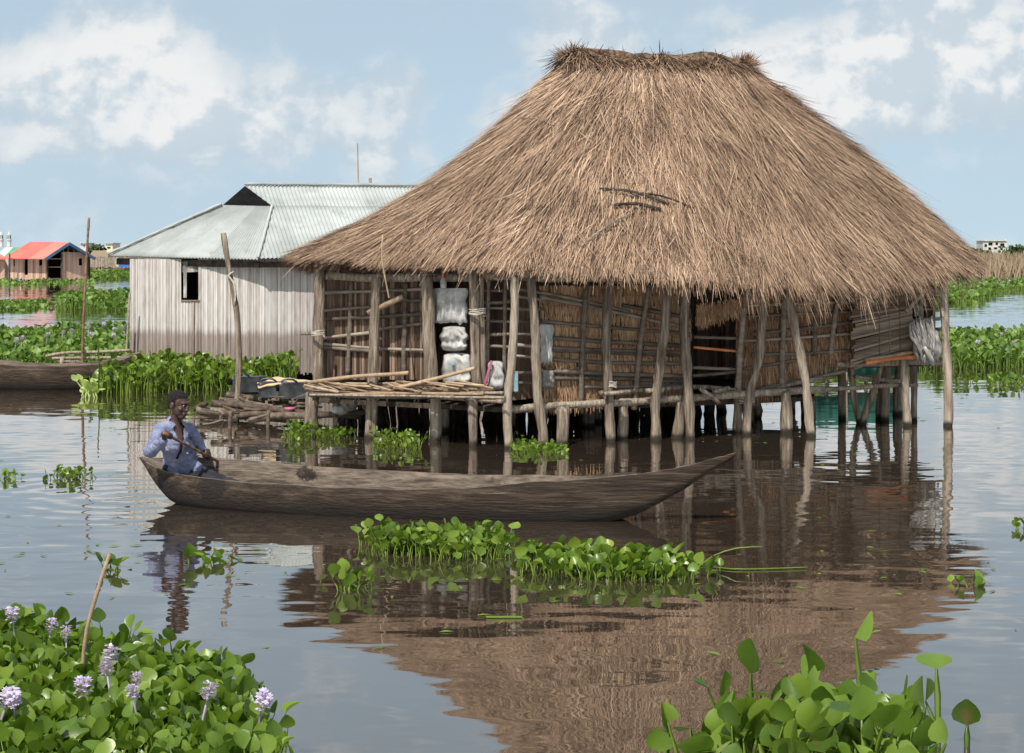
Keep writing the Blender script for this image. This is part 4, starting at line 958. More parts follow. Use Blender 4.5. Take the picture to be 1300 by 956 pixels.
RF = empty('pole_fence', W(120, 482), 'rough driftwood rail fence behind the moored dugout', 'fence')
for pts, w in (([(57, 452), (80, 448), (110, 447), (165, 446)], 4), ([(66, 455), (100, 454), (165, 454)], 4), ([(75, 458), (105, 459)], 4), ([(118, 460), (140, 458), (165, 456)], 4), ([(110, 465), (165, 463)], 5)):
    mb = MB(); mb.tube([P(a, b, 33.6) for a, b in pts], w/2/F*33.6, 6, .2, .15, .6); mb.build('rail', M['post'], RF, sm=True)
for px in (77, 113, 154): post([(px, 486), (px+2, 455)], 5, 'stilt', 'post', D=33.4, parent=RF)

# ------------------------------------------------------------------ the paddler
def capsules(name, caps, voxel, m, parent, balls=(), smooth_it=4, factor=.5, cut=None, disp=0):
    bm = bmesh.new()
    def ball(c, r, sc=(1, 1, 1), rot=None):
        q = bmesh.ops.create_icosphere(bm, subdivisions=2, radius=1.0); Mx = Matrix.Translation(c) @ (rot.to_4x4() if rot else Matrix.Identity(4)) @ Matrix.Diagonal((r*sc[0], r*sc[1], r*sc[2], 1))
        bmesh.ops.transform(bm, matrix=Mx, verts=q['verts'])
    for a, b, ra, rb in caps:
        a, b = Vector(a), Vector(b); n_ = max(2, int((b-a).length/(min(ra, rb)*.35)))
        for i in range(n_+1): t_ = i/n_; ball(a.lerp(b, t_), ra*(1-t_)+rb*t_)
    for bb in balls: ball(*bb)
    me = bpy.data.meshes.new('t'); bm.to_mesh(me); bm.free(); o_ = bpy.data.objects.new('t', me); COL.objects.link(o_)
    md = o_.modifiers.new('r', 'REMESH'); md.mode = 'VOXEL'; md.voxel_size = voxel; md.use_smooth_shade = True
    s_ = o_.modifiers.new('s', 'SMOOTH'); s_.iterations = smooth_it; s_.factor = factor
    dg = bpy.context.evaluated_depsgraph_get(); me2 = bpy.data.meshes.new_from_object(o_.evaluated_get(dg)); me2.name = name
    bpy.data.objects.remove(o_); 
    if disp:
        ns = [v.normal.copy() for v in me2.vertices]
        for v, nq in zip(me2.vertices, ns):
            v.co += nq*disp*(mnoise.noise(Vector((v.co.x*16, v.co.y*16, v.co.z*22)))+.6*mnoise.noise(Vector((v.co.x*40+v.co.z*30, v.co.y*40, v.co.z*20))))
    if cut:
        bm = bmesh.new(); bm.from_mesh(me2); bmesh.ops.delete(bm, geom=[v for v in bm.verts if cut(v.co)], context='VERTS'); bm.to_mesh(me2); bm.free()
    me2.materials.clear(); smooth(me2); return link(name, me2, m, parent)
MAN = empty('person', (-3.22, 17.45, .05), 'man in open pale blue shirt sitting at the canoe stern and paddling', 'person')
f = Vector((.60, -.80, 0)); l = Vector((.80, .60, 0)); U = Vector((0, 0, 1))     # torso forward, his left
pel = Vector((-3.10, 17.62, .29)); belly = pel+f*.02+U*.15; nb = P(221, 537, 17.42); chest = nb-U*.18-f*.01
rs_ = nb-l*.145-U*.06; ls_ = nb+l*.145-U*.07
re = P(191, 573, 17.2); rh = P(212, 556, 16.98); le = P(251, 562, 17.70); lh = P(263, 577, 17.62)
hf = Vector((.86, -.50, -.12)).normalized(); hc = nb+hf*.055+U*.175          # head
hl = U.cross(hf).normalized(); hu = hf.cross(hl)
Rh = Matrix((hf, hl, hu)).transposed()
HS = 1.12
def HB(a, b, c): return hc+(hf*a+hl*b+hu*c)*HS
knr = pel+Vector((.36, -.04, -.15)); knl = pel+Vector((.38, .07, -.13)); ftr = knr+Vector((.34, .0, -.07)); ftl = knl+Vector((.34, -.03, -.08))
shaft_a = P(212, 552, 16.96); shaft_b = P(264, 579, 17.66); sdir = (shaft_b-shaft_a).normalized()
def hand(wr, c, knuck, thumb_sign):
    """fist closed round the shaft at c: palm, four unequal fingers, thumb"""
    ax = sdir; out = (c-wr); out = (out-ax*out.dot(ax)).normalized(); up_ = ax.cross(out)
    if up_.z < 0: up_ = -up_
    caps = []; pc = c-out*.012+up_*.028
    caps.append((wr, pc-out*.02, .021, .024))
    for k, (o_, L) in enumerate(((-.033, .9), (-.011, 1.0), (.011, .96), (.033, .8))):
        pr = []; 
        for q in range(6):
            th = R(100-q*52*L); r_ = .027; pr.append(c+ax*(o_*thumb_sign)+up_*math.sin(th)*r_+out*math.cos(th)*r_)
        caps.append((pc+ax*o_*thumb_sign*.9-out*.02, pr[0], .0125, .0105))
        for q in range(5): caps.append((pr[q], pr[q+1], .0098-.0004*q, .0094-.0004*q))
    tb_ = pc-out*.02-ax*.03*thumb_sign; t1 = c-ax*.048*thumb_sign+up_*.012+out*.005; t2 = c-ax*.040*thumb_sign-up_*.020+out*.014
    caps += [(tb_, t1, .015, .012), (t1, t2, .012, .0095)]
    return caps
body = [(pel, belly, .135, .115), (belly, chest, .115, .125), (chest, nb, .115, .06), (nb, hc-hu*.05-hf*.01, .052, .050), (nb-U*.04, rs_, .045, .042), (nb-U*.04, ls_, .045, .042),
        (rs_, re, .042, .038), (re, rh-(rh-re).normalized()*.07, .039, .024), (ls_, le, .042, .038), (le, lh-(lh-le).normalized()*.05, .039, .024),
        (pel-l*.08, knr, .085, .06), (pel+l*.08, knl, .085, .06), (knr, ftr, .055, .036), (knl, ftl, .055, .036), (ftr, ftr+Vector((.15, 0, .02)), .035, .025), (ftl, ftl+Vector((.15, 0, .02)), .035, .025)]
body += hand(rh-(rh-re).normalized()*.06, shaft_a+sdir*.02, 1, 1) + hand(lh-(lh-le).normalized()*.05, shaft_b-sdir*.03, 1, 1)
face = [(HB(-.012, 0, .035), HS, (.092, .074, .082), Rh), (HB(.012, 0, -.03), HS, (.072, .060, .078), Rh), (HB(.040, 0, -.088), HS, (.034, .036, .026), Rh), (HB(.078, 0, .028), HS, (.018, .052, .012), Rh),
        (HB(.090, 0, -.012), HS, (.014, .011, .026), Rh), (HB(.094, 0, -.030), HS, (.016, .021, .012), Rh), (HB(.078, 0, -.060), HS, (.014, .028, .009), Rh), (HB(.074, 0, -.074), HS, (.015, .025, .009), Rh),
        (HB(.055, .042, -.025), HS, (.02, .018, .02), Rh), (HB(.055, -.042, -.025), HS, (.02, .018, .02), Rh), (HB(-.012, .074, -.005), HS, (.020, .010, .033), Rh), (HB(-.012, -.074, -.005), HS, (.020, .010, .033), Rh)]
bodyo = capsules('body', body, .0062, M['skin'], MAN, face, 3, .4)
for s in (-1, 1):
    mb = MB(); c = HB(.079, s*.030, .008); bm = bmesh.new(); bmesh.ops.create_icosphere(bm, subdivisions=2, radius=.0095); me = bpy.data.meshes.new('eye'); bm.to_mesh(me); bm.free(); smooth(me)
    me.transform(Matrix.Translation(c)); link('eye', me, M['eye'], MAN)
    bm = bmesh.new(); bmesh.ops.create_icosphere(bm, subdivisions=2, radius=.0065); me = bpy.data.meshes.new('pupil'); bm.to_mesh(me); bm.free(); smooth(me); me.transform(Matrix.Translation(c+hf*.0062)); link('pupil', me, M['hair'], MAN)
def haircut(co):
    v = (co-hc)/HS; a, b, c = v.dot(hf), v.dot(hl), v.dot(hu)
    return (a > .02 and c < .062+.2*(a-.05)) or (c < .0 and a > -.035) or c < -.045
capsules('hair', [], .006, M['hair'], MAN, [(HB(-.016, 0, .042), HS, (.098, .081, .086), Rh), (HB(-.040, 0, .005), HS, (.070, .072, .065), Rh)], 1, .3, haircut, .004)
# shirt: loose, open down the front; sleeves end above the hands
cf = (f*.98+l*.12).normalized()
def shirtcut(co):
    v = co-chest; fr = v.dot(cf); sd_ = v.dot(l)-.015; h = co.z
    top = nb.z+.045
    if h < .245: return True
    if h > top+.03: return True
    w = .012+.055*max(0, (h-(chest.z-.02))/.2) if h > chest.z-.10 else (.008+.05*max(0, (chest.z-.14-h)/.2))
    return fr > .03 and abs(sd_) < w
ra_ = rh-(rh-re).normalized()*.085; la_ = lh-(lh-le).normalized()*.075
shirt = [(pel, belly, .160, .148), (belly, chest, .148, .135), (chest, nb-U*.05, .132, .085), (nb-U*.05, nb+U*.015, .085, .066), (nb-U*.045, rs_, .075, .060), (nb-U*.045, ls_, .075, .060),
         (rs_, re, .056, .056), (re, ra_, .052, .038), (ls_, le, .054, .052), (le, la_, .044, .034), (pel+l*.08+U*.05, pel+l*.10+f*.14+U*.02, .08, .05)]
so = capsules('shirt', shirt, .008, M['shirt'], MAN, [], 3, .5, shirtcut, .013)
q = so.modifiers.new('s', 'SOLIDIFY'); q.thickness = .006; q.offset = 1
for s in (-1, 1):       # collar wings
    a0 = nb+U*.05-f*.05+l*s*.03; a1 = nb+U*.035+l*s*.075; a2 = nb-U*.045+cf*.085+l*s*.075; a3 = nb-U*.005+cf*.085+l*s*.035; a4 = nb+U*.03+l*s*.055
    mb = MB(); mb.add([a0, a1, a2, a3, a4], [(0, 1, 4), (1, 2, 3, 4)], .7); co_ = mb.build('collar', M['shirt'], so); co_.modifiers.new('s', 'SOLIDIFY').thickness = .008
for k in range(3):
    mb = MB(); mb.lathe(chest+cf*.150+l*(.045)+U*(.09-.09*k), [(0, 0), (.008, 0), (.008, .004), (0, .004)], 8, rot=cf.to_track_quat('Z', 'Y').to_matrix()); mb.build('button', M['sack'], so)
capsules('trousers', [(pel-l*.08, knr, .095, .072), (pel+l*.08, knl, .095, .072), (knr, ftr, .068, .05), (knl, ftl, .068, .05), (pel, pel+U*.06, .14, .13)], .012, M['trousers'], MAN, [], 3, .5, None, .006)
PD = empty('paddle', shaft_a, 'wooden paddle with a red band held slanting across the stern', 'paddle')
pe_ = shaft_b+sdir*.62
mb = MB(); mb.tube([shaft_a-sdir*.06, shaft_b, pe_], .0145, 8, .05, .1, 0); mb.build('shaft', M['paddle'], PD, sm=True)
mb = MB(); mb.tube([shaft_b-sdir*.005, shaft_b+sdir*.02], .018, 10, 0, .02, 0); mb.build('band', M['red'], PD)
mb = MB(); bb = []; 
side_ = sdir.cross(Vector((0, 1, 0))).normalized()
for t_, w in ((0, .02), (.06, .055), (.2, .075), (.36, .07), (.42, .03)): bb.append((pe_+sdir*t_, w))
vs = []; fs = []
for c, w in bb: vs += [c-side_*w, c+Vector((0, -.012, 0)), c+side_*w, c+Vector((0, .012, 0))]
for i in range(len(bb)-1):
    for j in range(4): fs.append((i*4+j, i*4+(j+1) % 4, i*4+4+(j+1) % 4, i*4+4+j))
fs += [(0, 3, 2, 1), tuple(range(len(vs)-4, len(vs)))]
mb.add(vs, fs, .4); mb.build('blade', M['paddle'], PD)

# ------------------------------------------------------------------ hyacinths and other plants
patch('water_hyacinth_mat', [(-60, 822), (0, 818), (60, 830), (120, 843), (200, 852), (255, 876), (310, 910), (345, 1010), (-60, 1010)], 2900, .23, .078, 'dense flowering hyacinth mat filling the lower left corner', .35, True, 3, 'leaf', 0,
      flowers=[(17, 768, 10.8, 1.0), (64, 782, 10.6, .9), (84, 792, 10.4, .9), (137, 835, 0, 1.0), (138, 815, 10.2, 1.1), (107, 856, 9.8, 1.1), (172, 850, 9.9, .8), (170, 866, 9.6, .8), (262, 862, 9.9, 1.1), (332, 872, 9.7, 1.0), (6, 868, 9.6, 1.1), (18, 872, 9.5, .9)], erect=.6)
patch('water_hyacinth_clump', [(915, 940), (960, 928), (1080, 930), (1150, 930), (1180, 950), (1175, 1010), (890, 1010), (878, 965)], 210, .30, .118, 'large leaved hyacinth clump with two tall leaves at lower right', .35, True, 6, 'leaf', 0, erect=.72, pet=.010)
V, Q, tq = leaves([W(952, 925), W(1092, 922), W(1190, 922), W(1040, 925)], [.46, .50, .32, .30], [.165, .15, .16, .15], [.05, .1, .1, .2], True, 77, .008, .95)
npmesh('tall_leaf', V, Q, tq, M['leaf'], bpy.data.objects['water_hyacinth_clump'], None, True)
patch('water_hyacinth_raft', [(470, 690), (540, 688), (640, 696), (645, 708), (600, 712), (520, 709), (478, 702)], 560, .17, .070, 'leafy hyacinth raft floating under the middle of the long canoe', .45, True, 8, 'leaf_mid', .9, erect=.5)
o_ = patch('water_hyacinth_raft', [(655, 712), (720, 714), (800, 718), (885, 722), (900, 730), (860, 737), (760, 737), (680, 730)], 380, .17, .080, 'hyacinth raft with trailing yellow stem left of the bow reflection', .5, True, 9, 'leaf_mid', .9, erect=.5)
mb = MB(); mb.tube([W(884, 722), P(905, 706, 14.0), P(935, 696, 14.0), P(968, 694, 14.0)], .0045, 6, .05, .1, 0, .92); mb.build('trailing_stem', M['leaf'], o_, sm=True)
mb = MB(); mb.tube([W(880, 716)+Vector((0, 0, .01)), W(930, 724)+Vector((0, 0, .01)), W(1025, 722)+Vector((0, 0, .01))], .004, 6, .05, .1, .3, .9); mb.build('trailing_stem', M['leaf'], o_, sm=True)
mb = MB(); mb.tube([W(617, 785)+Vector((0, 0, .008)), W(663, 785)+Vector((0, 0, .008))], .007, 6, .05, .1, 0, .8); tag(mb.build('floating_leaf_blade', M['leaf'], None, W(640, 785)), 'single green leaf blade lying flat on the water below the rafts', 'leaf')
def sprig(poly, n, ht, size, label, seed, m='leaf_mid', name='water_hyacinth_plant', hi=True):
    return patch(name, poly, n, ht, size, label, .6, hi, seed, m, 0, kind='thing', cat='plant', erect=.4)
sprig([(437, 742), (465, 742), (462, 750), (440, 750)], 20, .13, .08, 'small hyacinth plant alone left of the big rafts', 31)
sprig([(258, 712), (278, 712), (276, 716), (260, 716)], 9, .10, .09, 'tiny hyacinth sprig right of the man reflection', 32)
sprig([(60, 604), (108, 603), (108, 609), (62, 609)], 45, .10, .06, 'small floating plant clump left of the canoe stern', 33)
sprig([(-10, 606), (20, 604), (20, 609), (-10, 610)], 16, .08, .06, 'small plant cut by the left frame edge', 34)
sprig([(1294, 668), (1312, 668), (1312, 672), (1294, 672)], 12, .10, .07, 'small plant cut by the right frame edge', 35)
sprig([(1222, 741), (1238, 741), (1238, 744), (1222, 744)], 6, .07, .07, 'lone leaf pair floating at right below the roof reflection', 36)
sprig([(1256, 486), (1298, 486), (1298, 491), (1256, 491)], 60, .14, .09, 'small plant clump on open water right of the hut', 37)
sprig([(1226, 486), (1232, 486), (1232, 489), (1226, 489)], 8, .22, .11, 'tiny plant sprig just right of the end stilt', 38)
sprig([(650, 566), (714, 566), (716, 578), (652, 578)], 230, .12, .045, 'bright plant clump at the foot of the light leaning post', 39)
sprig([(478, 562), (530, 562), (530, 572), (480, 570)], 130, .20, .055, 'bright plant clump between second and third stilts', 40)
sprig([(366, 553), (390, 553), (388, 560), (368, 560)], 90, .18, .055, 'plant clump left of the corner stilt', 41)
sprig([(402, 552), (440, 552), (440, 558), (404, 558)], 100, .13, .055, 'low plant clump right of the corner stilt', 42)
sprig([(136, 721), (150, 721), (150, 724), (138, 724)], 8, .10, .08, 'small sprig beside the jointed dry stick', 43)
# tall bank in front of the slatted house
patch('water_hyacinth_bank', [(120, 495), (160, 481), (215, 478), (365, 480), (372, 488), (300, 494), (200, 498), (135, 502)], 3200, .37, .10, 'tall bright hyacinth bank in front of the slatted house', .22, True, 12, 'leaf_mid', 0, erect=.62, pet=.010, taper=lambda w: .65+.5*min(1, max(0, (w.y-27)/4)))
LT = empty('water_lettuce', W(114, 500), 'pale yellow green water lettuce at the end of the moored dugout', 'plant')
V, Q, tq = leaves([W(random.Random(i).uniform(104, 124), random.Random(i+50).uniform(499, 505)) for i in range(34)], [.10+.06*(i % 3) for i in range(34)], [.13]*34, [.6]*34, True, 5, .01, .35)
npmesh('rosette', V, Q, tq, M['lettuce'], LT, None, True)
mb = MB(); mb.tube([W(124, 502), P(126, 470, 30.6), P(124, 430, 30.6)], .010, 5); tag(mb.build('thin_reed', M['leaf_mid'], None, W(124, 502)), 'single thin green reed by the water lettuce', 'reed')
# left belt with flowers
fl1 = [(x+random.uniform(-3, 3), y+random.uniform(-4, 4), 40+random.uniform(-3, 8), 1.15) for x, y in ((62, 418), (80, 420), (90, 416), (112, 412), (118, 416), (130, 410), (148, 414), (153, 418), (158, 410), (100, 428), (130, 430), (146, 426), (22, 430), (30, 424), (85, 432), (117, 424))]
patch('water_hyacinth_belt', [(-40, 430), (165, 424), (175, 440), (175, 468), (-40, 470)], 5200, .34, .13, 'broad flowering hyacinth belt behind the moored dugout', .3, False, 14, 'leaf_far', 0, flowers=fl1, erect=.5)
patch('water_hyacinth_belt', [(72, 384), (130, 380), (200, 386), (200, 394), (80, 394)], 1500, .40, .20, 'green mound of plants in front of the red roofed house', .3, False, 15, 'leaf_far', 0, erect=.5, taper=lambda w: 1.3 if -22 < w.x < -17 else .7)
patch('water_hyacinth_belt', [(-30, 386), (55, 384), (62, 392), (-30, 397)], 600, .12, .18, 'low plant strip at far left before the boarded houses', .3, False, 16, 'leaf_far', 0)
patch('water_hyacinth_belt', [(-30, 356), (115, 355), (120, 361), (-30, 363)], 500, .08, .22, 'thin green strip along the feet of the red roofed house', .3, False, 17, 'leaf_far', 0)
patch('water_hyacinth_belt', [(110, 346), (260, 346), (260, 354), (112, 355)], 1800, .2, .34, 'distant green belt between red roofed house and slatted house', .3, False, 18, 'leaf_far', 0)
fl2 = [(x+random.uniform(-3, 3), y+random.uniform(-4, 4), 44+random.uniform(-4, 6), 1.2) for x, y in ((1215, 437), (1228, 432), (1233, 428), (1243, 436), (1256, 430), (1266, 428), (1280, 432), (1290, 430), (1297, 426), (1208, 442), (1272, 424), (1285, 446))]
patch('water_hyacinth_belt', [(1020, 452), (1160, 436), (1330, 432), (1330, 464), (1180, 470), (1030, 470)], 5200, .36, .13, 'flowering hyacinth belt across the water right of the hut', .3, False, 19, 'leaf_far', 0, flowers=fl2, erect=.5)
fl3 = [(x, 356+random.uniform(-3, 4), 120, 2.2) for x in (1226, 1245, 1252, 1260, 1266, 1273, 1281)]
patch('water_hyacinth_belt', [(1150, 362), (1320, 358), (1320, 367), (1262, 372), (1236, 384), (1150, 386)], 3000, .34, .26, 'far green plant belt beyond the strip of open water at right', .3, False, 20, 'leaf_far', 0, flowers=fl3)
# dry reed beds on the far shore
def reeds(name, n, x0, x1, y0, y1, h, m, label, seed, w=.25, kind='stuff'):
    q = np.random.default_rng(seed); Dd = 1/q.uniform(1/y1, 1/y0, n); X = q.uniform(x0, x1, n)/F*Dd
    S = np.stack([X, Dd, np.zeros(n)], 1); d = np.stack([q.normal(0, .32, n), q.normal(0, .1, n), np.ones(n)], 1)
    L = h*q.uniform(.35, 1.05, n)*(1+.16*np.sin(X*.3)+.12*np.sin(X*.83+Dd*.1)); nn = np.tile([[0., -1., 0.]], (n, 1))
    V, Q, tq = ribbons(S, d/np.linalg.norm(d, axis=1)[:, None], L, w*Dd/200*q.uniform(.5, 1.4, n), nn, q.random(n), 0, 0)
    o_ = npmesh(name, V, Q, tq, M[m], None, (float(S[0, 0]), float(S[0, 1]), 0)); return tag(o_, label, 'reeds', None, kind)
reeds('reed_bed', 16000, 560, 720, 190, 330, 2.2, 'reeds', 'dry brown reed bed on the right far shore', 41, .13)
reeds('reed_bed', 5000, -1400, 560, 330, 460, 2.0, 'reeds', 'thin brown reed line along the far shore behind the houses', 44, .13)
reeds('reed_bed', 3000, -620, -390, 235, 330, 2.0, 'reeds', 'brown reed fence line beyond the green belt at left', 42)
reeds('green_reed_strip', 2500, 570, 720, 258, 275, 1.5, 'leaf_far', 'thin green strip running through the dry reeds', 43)
def bush(name, px, pw, ph, D, label, seed, m='bush'):
    q = np.random.default_rng(seed); n = 900; c = P(px, HZ, D); rx = pw/2/F*D; rz = ph/F*D
    a = np.clip(q.normal(0, .38, (n, 3)), -.8, .8); S = np.stack([c.x+a[:, 0]*rx, c.y+a[:, 1]*rx*.5, np.abs(a[:, 2])*rz*1.0+H*.3], 1); d = q.normal(0, 1, (n, 3)); d /= np.linalg.norm(d, axis=1)[:, None]
    V, Q, tq = ribbons(S, d, np.full(n, D*.0018), np.full(n, D*.0014), q.normal(0, 1, (n, 3)), q.random(n)); return tag(npmesh(name, V, Q, tq, M[m], None, (c.x, c.y, 0)), label, 'bush')
bush('dark_bush', 122, 26, 26, 330, 'round dark bush right of the red roofed house', 1)
bush('dark_bush', 1296, 60, 20, 520, 'low dark bush mass right of the ruined concrete building', 2)
bush('dark_bush', 1236, 60, 14, 560, 'low bushes left of the ruined concrete building', 3)

# ------------------------------------------------------------------ far buildings
def boxb(mb, px0, px1, py0, py1, D, dep, tint=.5, dz=0):
    a = P(px0, py0, D); b = P(px1, py1, D); mb.box(((a.x+b.x)/2, D+dep/2+dz, (a.z+b.z)/2), (abs(b.x-a.x), dep, abs(a.z-b.z)), 0, tint)
# house with the red roof
RH = empty('red_roof_house', (P(58, 355, 162).x, 164, 0), 'boarded house with red tarpaulin roof and dark doorway far left', 'house')
def boards(px0, px1, py0, py1, D0, D1, name, m='pinkwood', holes=(), parent=RH, w=.16):
    mb = MB(); a = P(px0, py1, D0); b = P(px1, py1, D1); L = (b-a).length; k = int(L/w)
    for i in range(k):
        t_ = (i+.5)/k; D = D0+(D1-D0)*t_; px = px0+(px1-px0)*t_; c = P(px, (py0+py1)/2, D); hh = (py1-py0)/F*D
        segs = [(py0+random.uniform(-.3, .2), py1)]
        for h in holes:
            if h[0] < px < h[1]: segs = [(py0, h[2]), (h[3], py1)]
        for s0, s1 in segs:
            if s1-s0 > .3: c = P(px, (s0+s1)/2, D); mb.box(c, (L/k*.97, .04+.03*random.random(), (s1-s0)/F*D), math.atan2(b.y-a.y, b.x-a.x))
    return mb.build(name, M[m], parent)
boards(11, 60, 327, 355, 161.8, 160.5, 'front_wall', holes=[(17, 20, 329, 338), (32, 36, 328, 349), (49, 53, 328, 337)])
boards(78, 113, 320, 355, 160.6, 162.4, 'gable_wall', holes=[(99, 105, 328, 337)])
mb = MB()
for (x0, x1, y0, y1) in ((13, 108, 326, 353),): boxb(mb, x0, x1, y0, y1, 163.2, 2)
mb.build('inner_lining', M['dark_fill'], RH)
for x in (60, 78, 112, 12):
    mb = MB(); boxb(mb, x-.8, x+.8, 322, 362, 160.3 if x < 100 else 162.2, .12); mb.build('corner_post', M['planks_dark'], RH)
for y in (328, 338.5, 353): mb = MB(); boxb(mb, 60, 78, y, y+1.2, 161, .1); mb.build('door_rail', M['pinkwood'], RH)
a, b, c, d = P(3, 327.5, 161.0), P(57, 328, 159.5), P(88, 307.5, 160.2), P(38, 307, 164)
def slab(pts, th, name, m, parent, tint=.5):
    mb = MB(); n_ = len(pts); mb.add([Vector(q) for q in pts]+[Vector(q)-Vector((0, 0, th)) for q in pts], [tuple(range(n_)), tuple(range(2*n_-1, n_-1, -1))]+[(i, i+n_, (i+1) % n_+n_, (i+1) % n_) for i in range(n_)], tint); return mb.build(name, M[m], parent)
slab([a, a.lerp(b, .62), d.lerp(c, .62), d], .08, 'roof', 'redtarp', RH, .15); slab([a.lerp(b, .622), b, c, d.lerp(c, .622)], .08, 'roof', 'redtarp', RH, .95)
e2 = P(121, 327, 162); slab([b+Vector((.02, 0, 0)), e2, e2+Vector((0, 3, 0)), d+Vector((3, 4, 0)), c], .05, 'far_roof', 'bluetrim', RH) if False else None
slab([c, e2, e2+Vector((-2.5, 9, 0)), d], .08, 'roof', 'bluetrim', RH)
for a_, b_ in ((b, c), (c, e2)): mb = MB(); mb.beam(a_+Vector((0, -.05, -.12)), b_+Vector((0, -.05, -.12)), .10, .24); mb.build('barge_board', M['bluetrim'], RH)
mb = MB(); mb.add([P(60, 326, 161.4), P(112, 326, 163), P(88, 310, 161.8)], [(0, 1, 2)]); mb.build('painted_gable_shade', M['dark_fill'], RH)  # near-black triangle paints the shade inside the gable
for x in (80, 86, 93): mb = MB(); boxb(mb, x, x+1, 309+abs(x-87)*.7, 322, 160.8+x*.01, .1); mb.build('gable_stud', M['pinkwood'], RH)
for x in (14, 35, 58, 95): mb = MB(); boxb(mb, x, x+2, 354, 361, 162.5, .2); mb.build('stilt', M['planks_dark'], RH)
# neighbour with the striped roof
SH = empty('striped_roof_house', (P(-12, 355, 166).x, 168, 0), 'boarded house with green, blue and yellow striped roof at the left frame edge', 'house')
boards(-60, 6, 327, 353, 168, 165, 'front_wall', parent=SH)
for k, mm in enumerate(('bluetarp', 'white', 'green_paint', 'yellow_paint', 'blue', 'white', 'green_paint')):
    x = -62+k*11.4; slab([P(x, 325, 172), P(x+11.2, 325, 172), P(x+22, 314, 177), P(x+11, 314, 177)], .1, 'roof_sheet', mm, SH)
slab([P(-62, 328, 164), P(7, 328, 164.5), P(2, 323, 167), P(-62, 323, 167)], .1, 'porch_roof', 'redtarp', SH, .5)
mb = MB(); boxb(mb, 6.5, 10.5, 328, 353, 166, 3); mb.build('side_wall', M['white'], SH)
# towers
for i, (px, lb) in enumerate(((1.5, 'slender pale tower at the left frame edge'), (11.5, 'slender pale twin tower just left of the red roof'))):
    D = 420; e = empty('twin_tower', (P(px, HZ, D).x, D, 0), lb, 'tower', 'distant twin towers'); c = Vector(e.location); r0 = 2.7/F*D; z = lambda py: H-(py-HZ)/F*D
    mb = MB(); mb.lathe(c, [(r0, 0), (r0, z(306)), (r0*1.25, z(305.5)), (r0*1.25, z(304)), (r0*.85, z(304)), (r0*.85, z(299)), (r0*1.1, z(298.7)), (r0*1.1, z(297.7)), (r0*.55, z(297.5)), (r0*.5, z(296)), (0.05, z(294))], 12); mb.build('tower_shaft', M['white'], e, sm=False)
    mb = MB()
    for q in range(8): a = q*math.pi/4; mb.box(c+Vector((math.cos(a)*r0*.86, math.sin(a)*r0*.86, z(301.5))), (.10, .10, 3.0/F*D), a)
    mb.build('gallery_opening', M['dark_fill'], e)
def farb(name, px0, px1, py0, D, m, label, windows=(), extra=None):
    c = P((px0+px1)/2, HZ, D); e = empty(name, (c.x, D, 0), label, 'building'); mb = MB(); boxb(mb, px0, px1, py0, HZ+H/D*F, D, 8); mb.build('wall', M[m], e)
    mb = MB(); boxb(mb, px0-.6, px1+.6, py0-.8, py0-.1, D-.4, 9); mb.build('roof', M['white'], e)
    for k, (a, b, c_, d_) in enumerate(windows): mb = MB(); boxb(mb, a, b, c_, d_, D-.15, .4); mb.build('window', M['dark_fill'], e)
    return e
farb('white_tower_block', 102, 109, 309, 400, 'white', 'small white block just behind the red roofed gable', [(103, 104.2, 308.5, 310), (106, 107.2, 311, 313)])
farb('water_tank_building', 134, 143, 309, 420, 'cream', 'cream block beside the tin roof tip', [(136, 140, 313.5, 315)])
rb = farb('concrete_ruin', 1248, 1278, 306, 560, 'white', 'unfinished pale concrete building on the right horizon', [(1255, 1260, 308, 311), (1264, 1267, 308, 310.5), (1270, 1275, 309, 312), (1250, 1253, 310, 313), (1270, 1273, 314, 317), (1255, 1258, 314, 317), (1262, 1266, 314, 316)])
for x, t_ in ((1250, 303.6), (1262, 303.8), (1276, 303.5)): mb = MB(); boxb(mb, x, x+1, t_, 305.2, 560, 1); mb.build('rooftop_column', M['white'], rb)
farb('white_low_building', 1222, 1236, 314.5, 600, 'white', 'low white building left of the concrete ruin'); farb('white_low_building', 1296, 1312, 315, 600, 'white', 'low white building at the right frame edge')
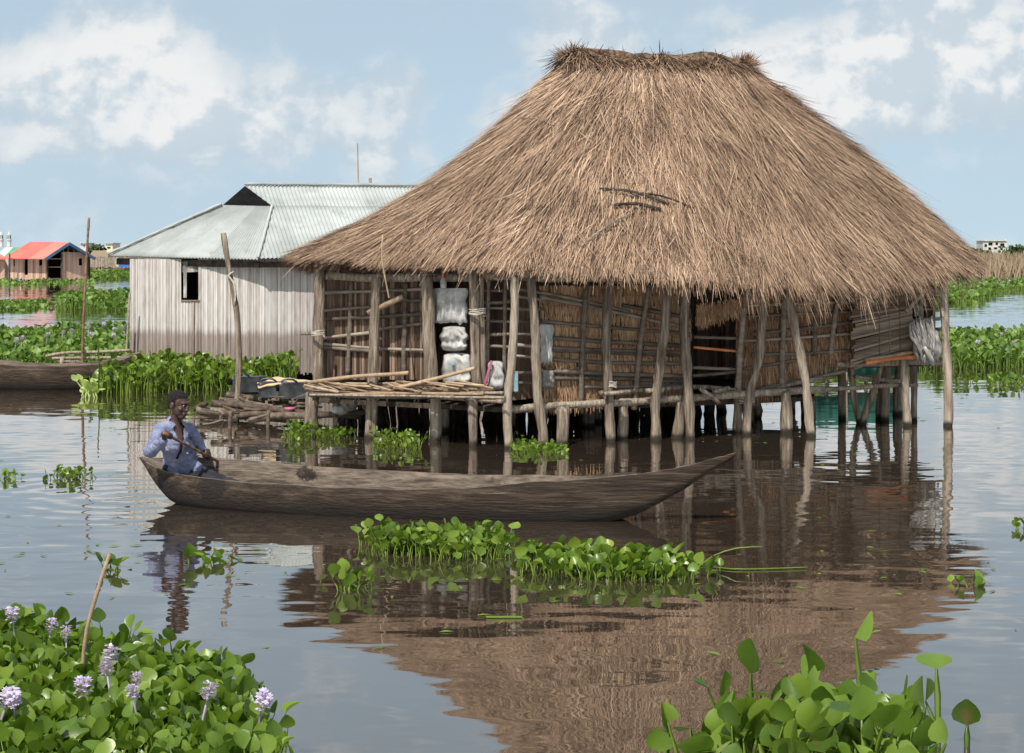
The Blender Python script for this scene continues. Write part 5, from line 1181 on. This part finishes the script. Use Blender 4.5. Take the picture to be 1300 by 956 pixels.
# palisade, shelters and blue tarp at left distance
FN = empty('stick_palisade', (P(140, 335, 235).x, 235, 0), 'grey stick palisade on the far bank at left', 'fence'); mb = MB(); rq = random.Random(4); x = 112.0
while x < 210: mb.box(P(x, 333, 235), (.12, .1, 13/F*235*rq.uniform(.8, 1.15)), 0); x += 1.4
mb.build('stakes', M['post'], FN)
hs = empty('small_hut', (P(128, 325, 245).x, 245, 0), 'small grey thatched shelter behind the stick palisade', 'hut'); mb = MB(); boxb(mb, 116, 138, 325, 340, 246, 5); mb.build('wall', M['planks_dark'], hs)
slab([P(112, 326, 244), P(142, 326, 244), P(134, 318, 248), P(118, 318, 248)], .3, 'roof', 'reeds', hs)
bt2 = MB(); boxb(bt2, 152, 163, 328, 339, 233, .3); tag(bt2.build('tarpaulin', M['bluetarp'], None, P(157, 339, 233)), 'bright blue tarpaulin hung on the far bank by the house edge', 'tarpaulin')
bt2 = MB(); boxb(bt2, 147, 150.5, 327, 339, 233, .3); tag(bt2.build('cloth', M['sack'], None, P(149, 339, 233)), 'white cloth hung left of the blue tarpaulin', 'cloth')
# green net fence standing in the water behind the hut
NF = empty('net_screen', (P(1110, 480, 33).x, 33.5, 0), 'dark teal net screen standing in water behind the hut stilts', 'net screen')
mb = MB(); n = 40; a, b = P(1025, 480, 33.0), P(1150, 480, 33.3); Vv = []
a.z = .15; b.z = .15
for j in range(3):
    for i in range(n+1):
        q = a.lerp(b, i/n); Vv.append(q+Vector((0, .05*math.sin(i*1.3), .32*j-.02*math.sin(i*.8)*j)))
mb.add(Vv, [(j*(n+1)+i, j*(n+1)+i+1, (j+1)*(n+1)+i+1, (j+1)*(n+1)+i) for j in range(2) for i in range(n)], .5)
ns = mb.build('net', M['tealnet'], NF, sm=True); ns.modifiers.new('s', 'SOLIDIFY').thickness = .02
for k in range(6):
    q = a.lerp(b, k/5); mb = MB(); mb.tube([(q.x, q.y+.06, -.3), (q.x, q.y+.06, .88)], .03, 6); mb.build('stake', M['post'], NF)

# floating scraps of leaf and reed on the lagoon
rq = random.Random(77); mb = MB()
for k in range(150):
    px = rq.uniform(0, 1300); py = rq.choice([rq.uniform(560, 860), rq.uniform(480, 600), rq.uniform(690, 760)])
    if 200 < px < 900 and 585 < py < 690: continue
    c = W(px, py)+Vector((0, 0, .004)); a = rq.uniform(0, 6.3); L = rq.uniform(.02, .07); w = rq.uniform(.006, .02); d = Vector((math.cos(a), math.sin(a), 0)); e_ = Vector((-d.y, d.x, 0))
    mb.add([c-d*L, c-e_*w+Vector((0, 0, .004)), c+d*L, c+e_*w+Vector((0, 0, .006))], [(0, 1, 2, 3)], rq.random())
tag(mb.build('floating_leaf_litter', M['leaf_mid'], None, W(640, 700)), 'scattered bits of leaf drifting on the open water', 'leaf litter', None, 'stuff')
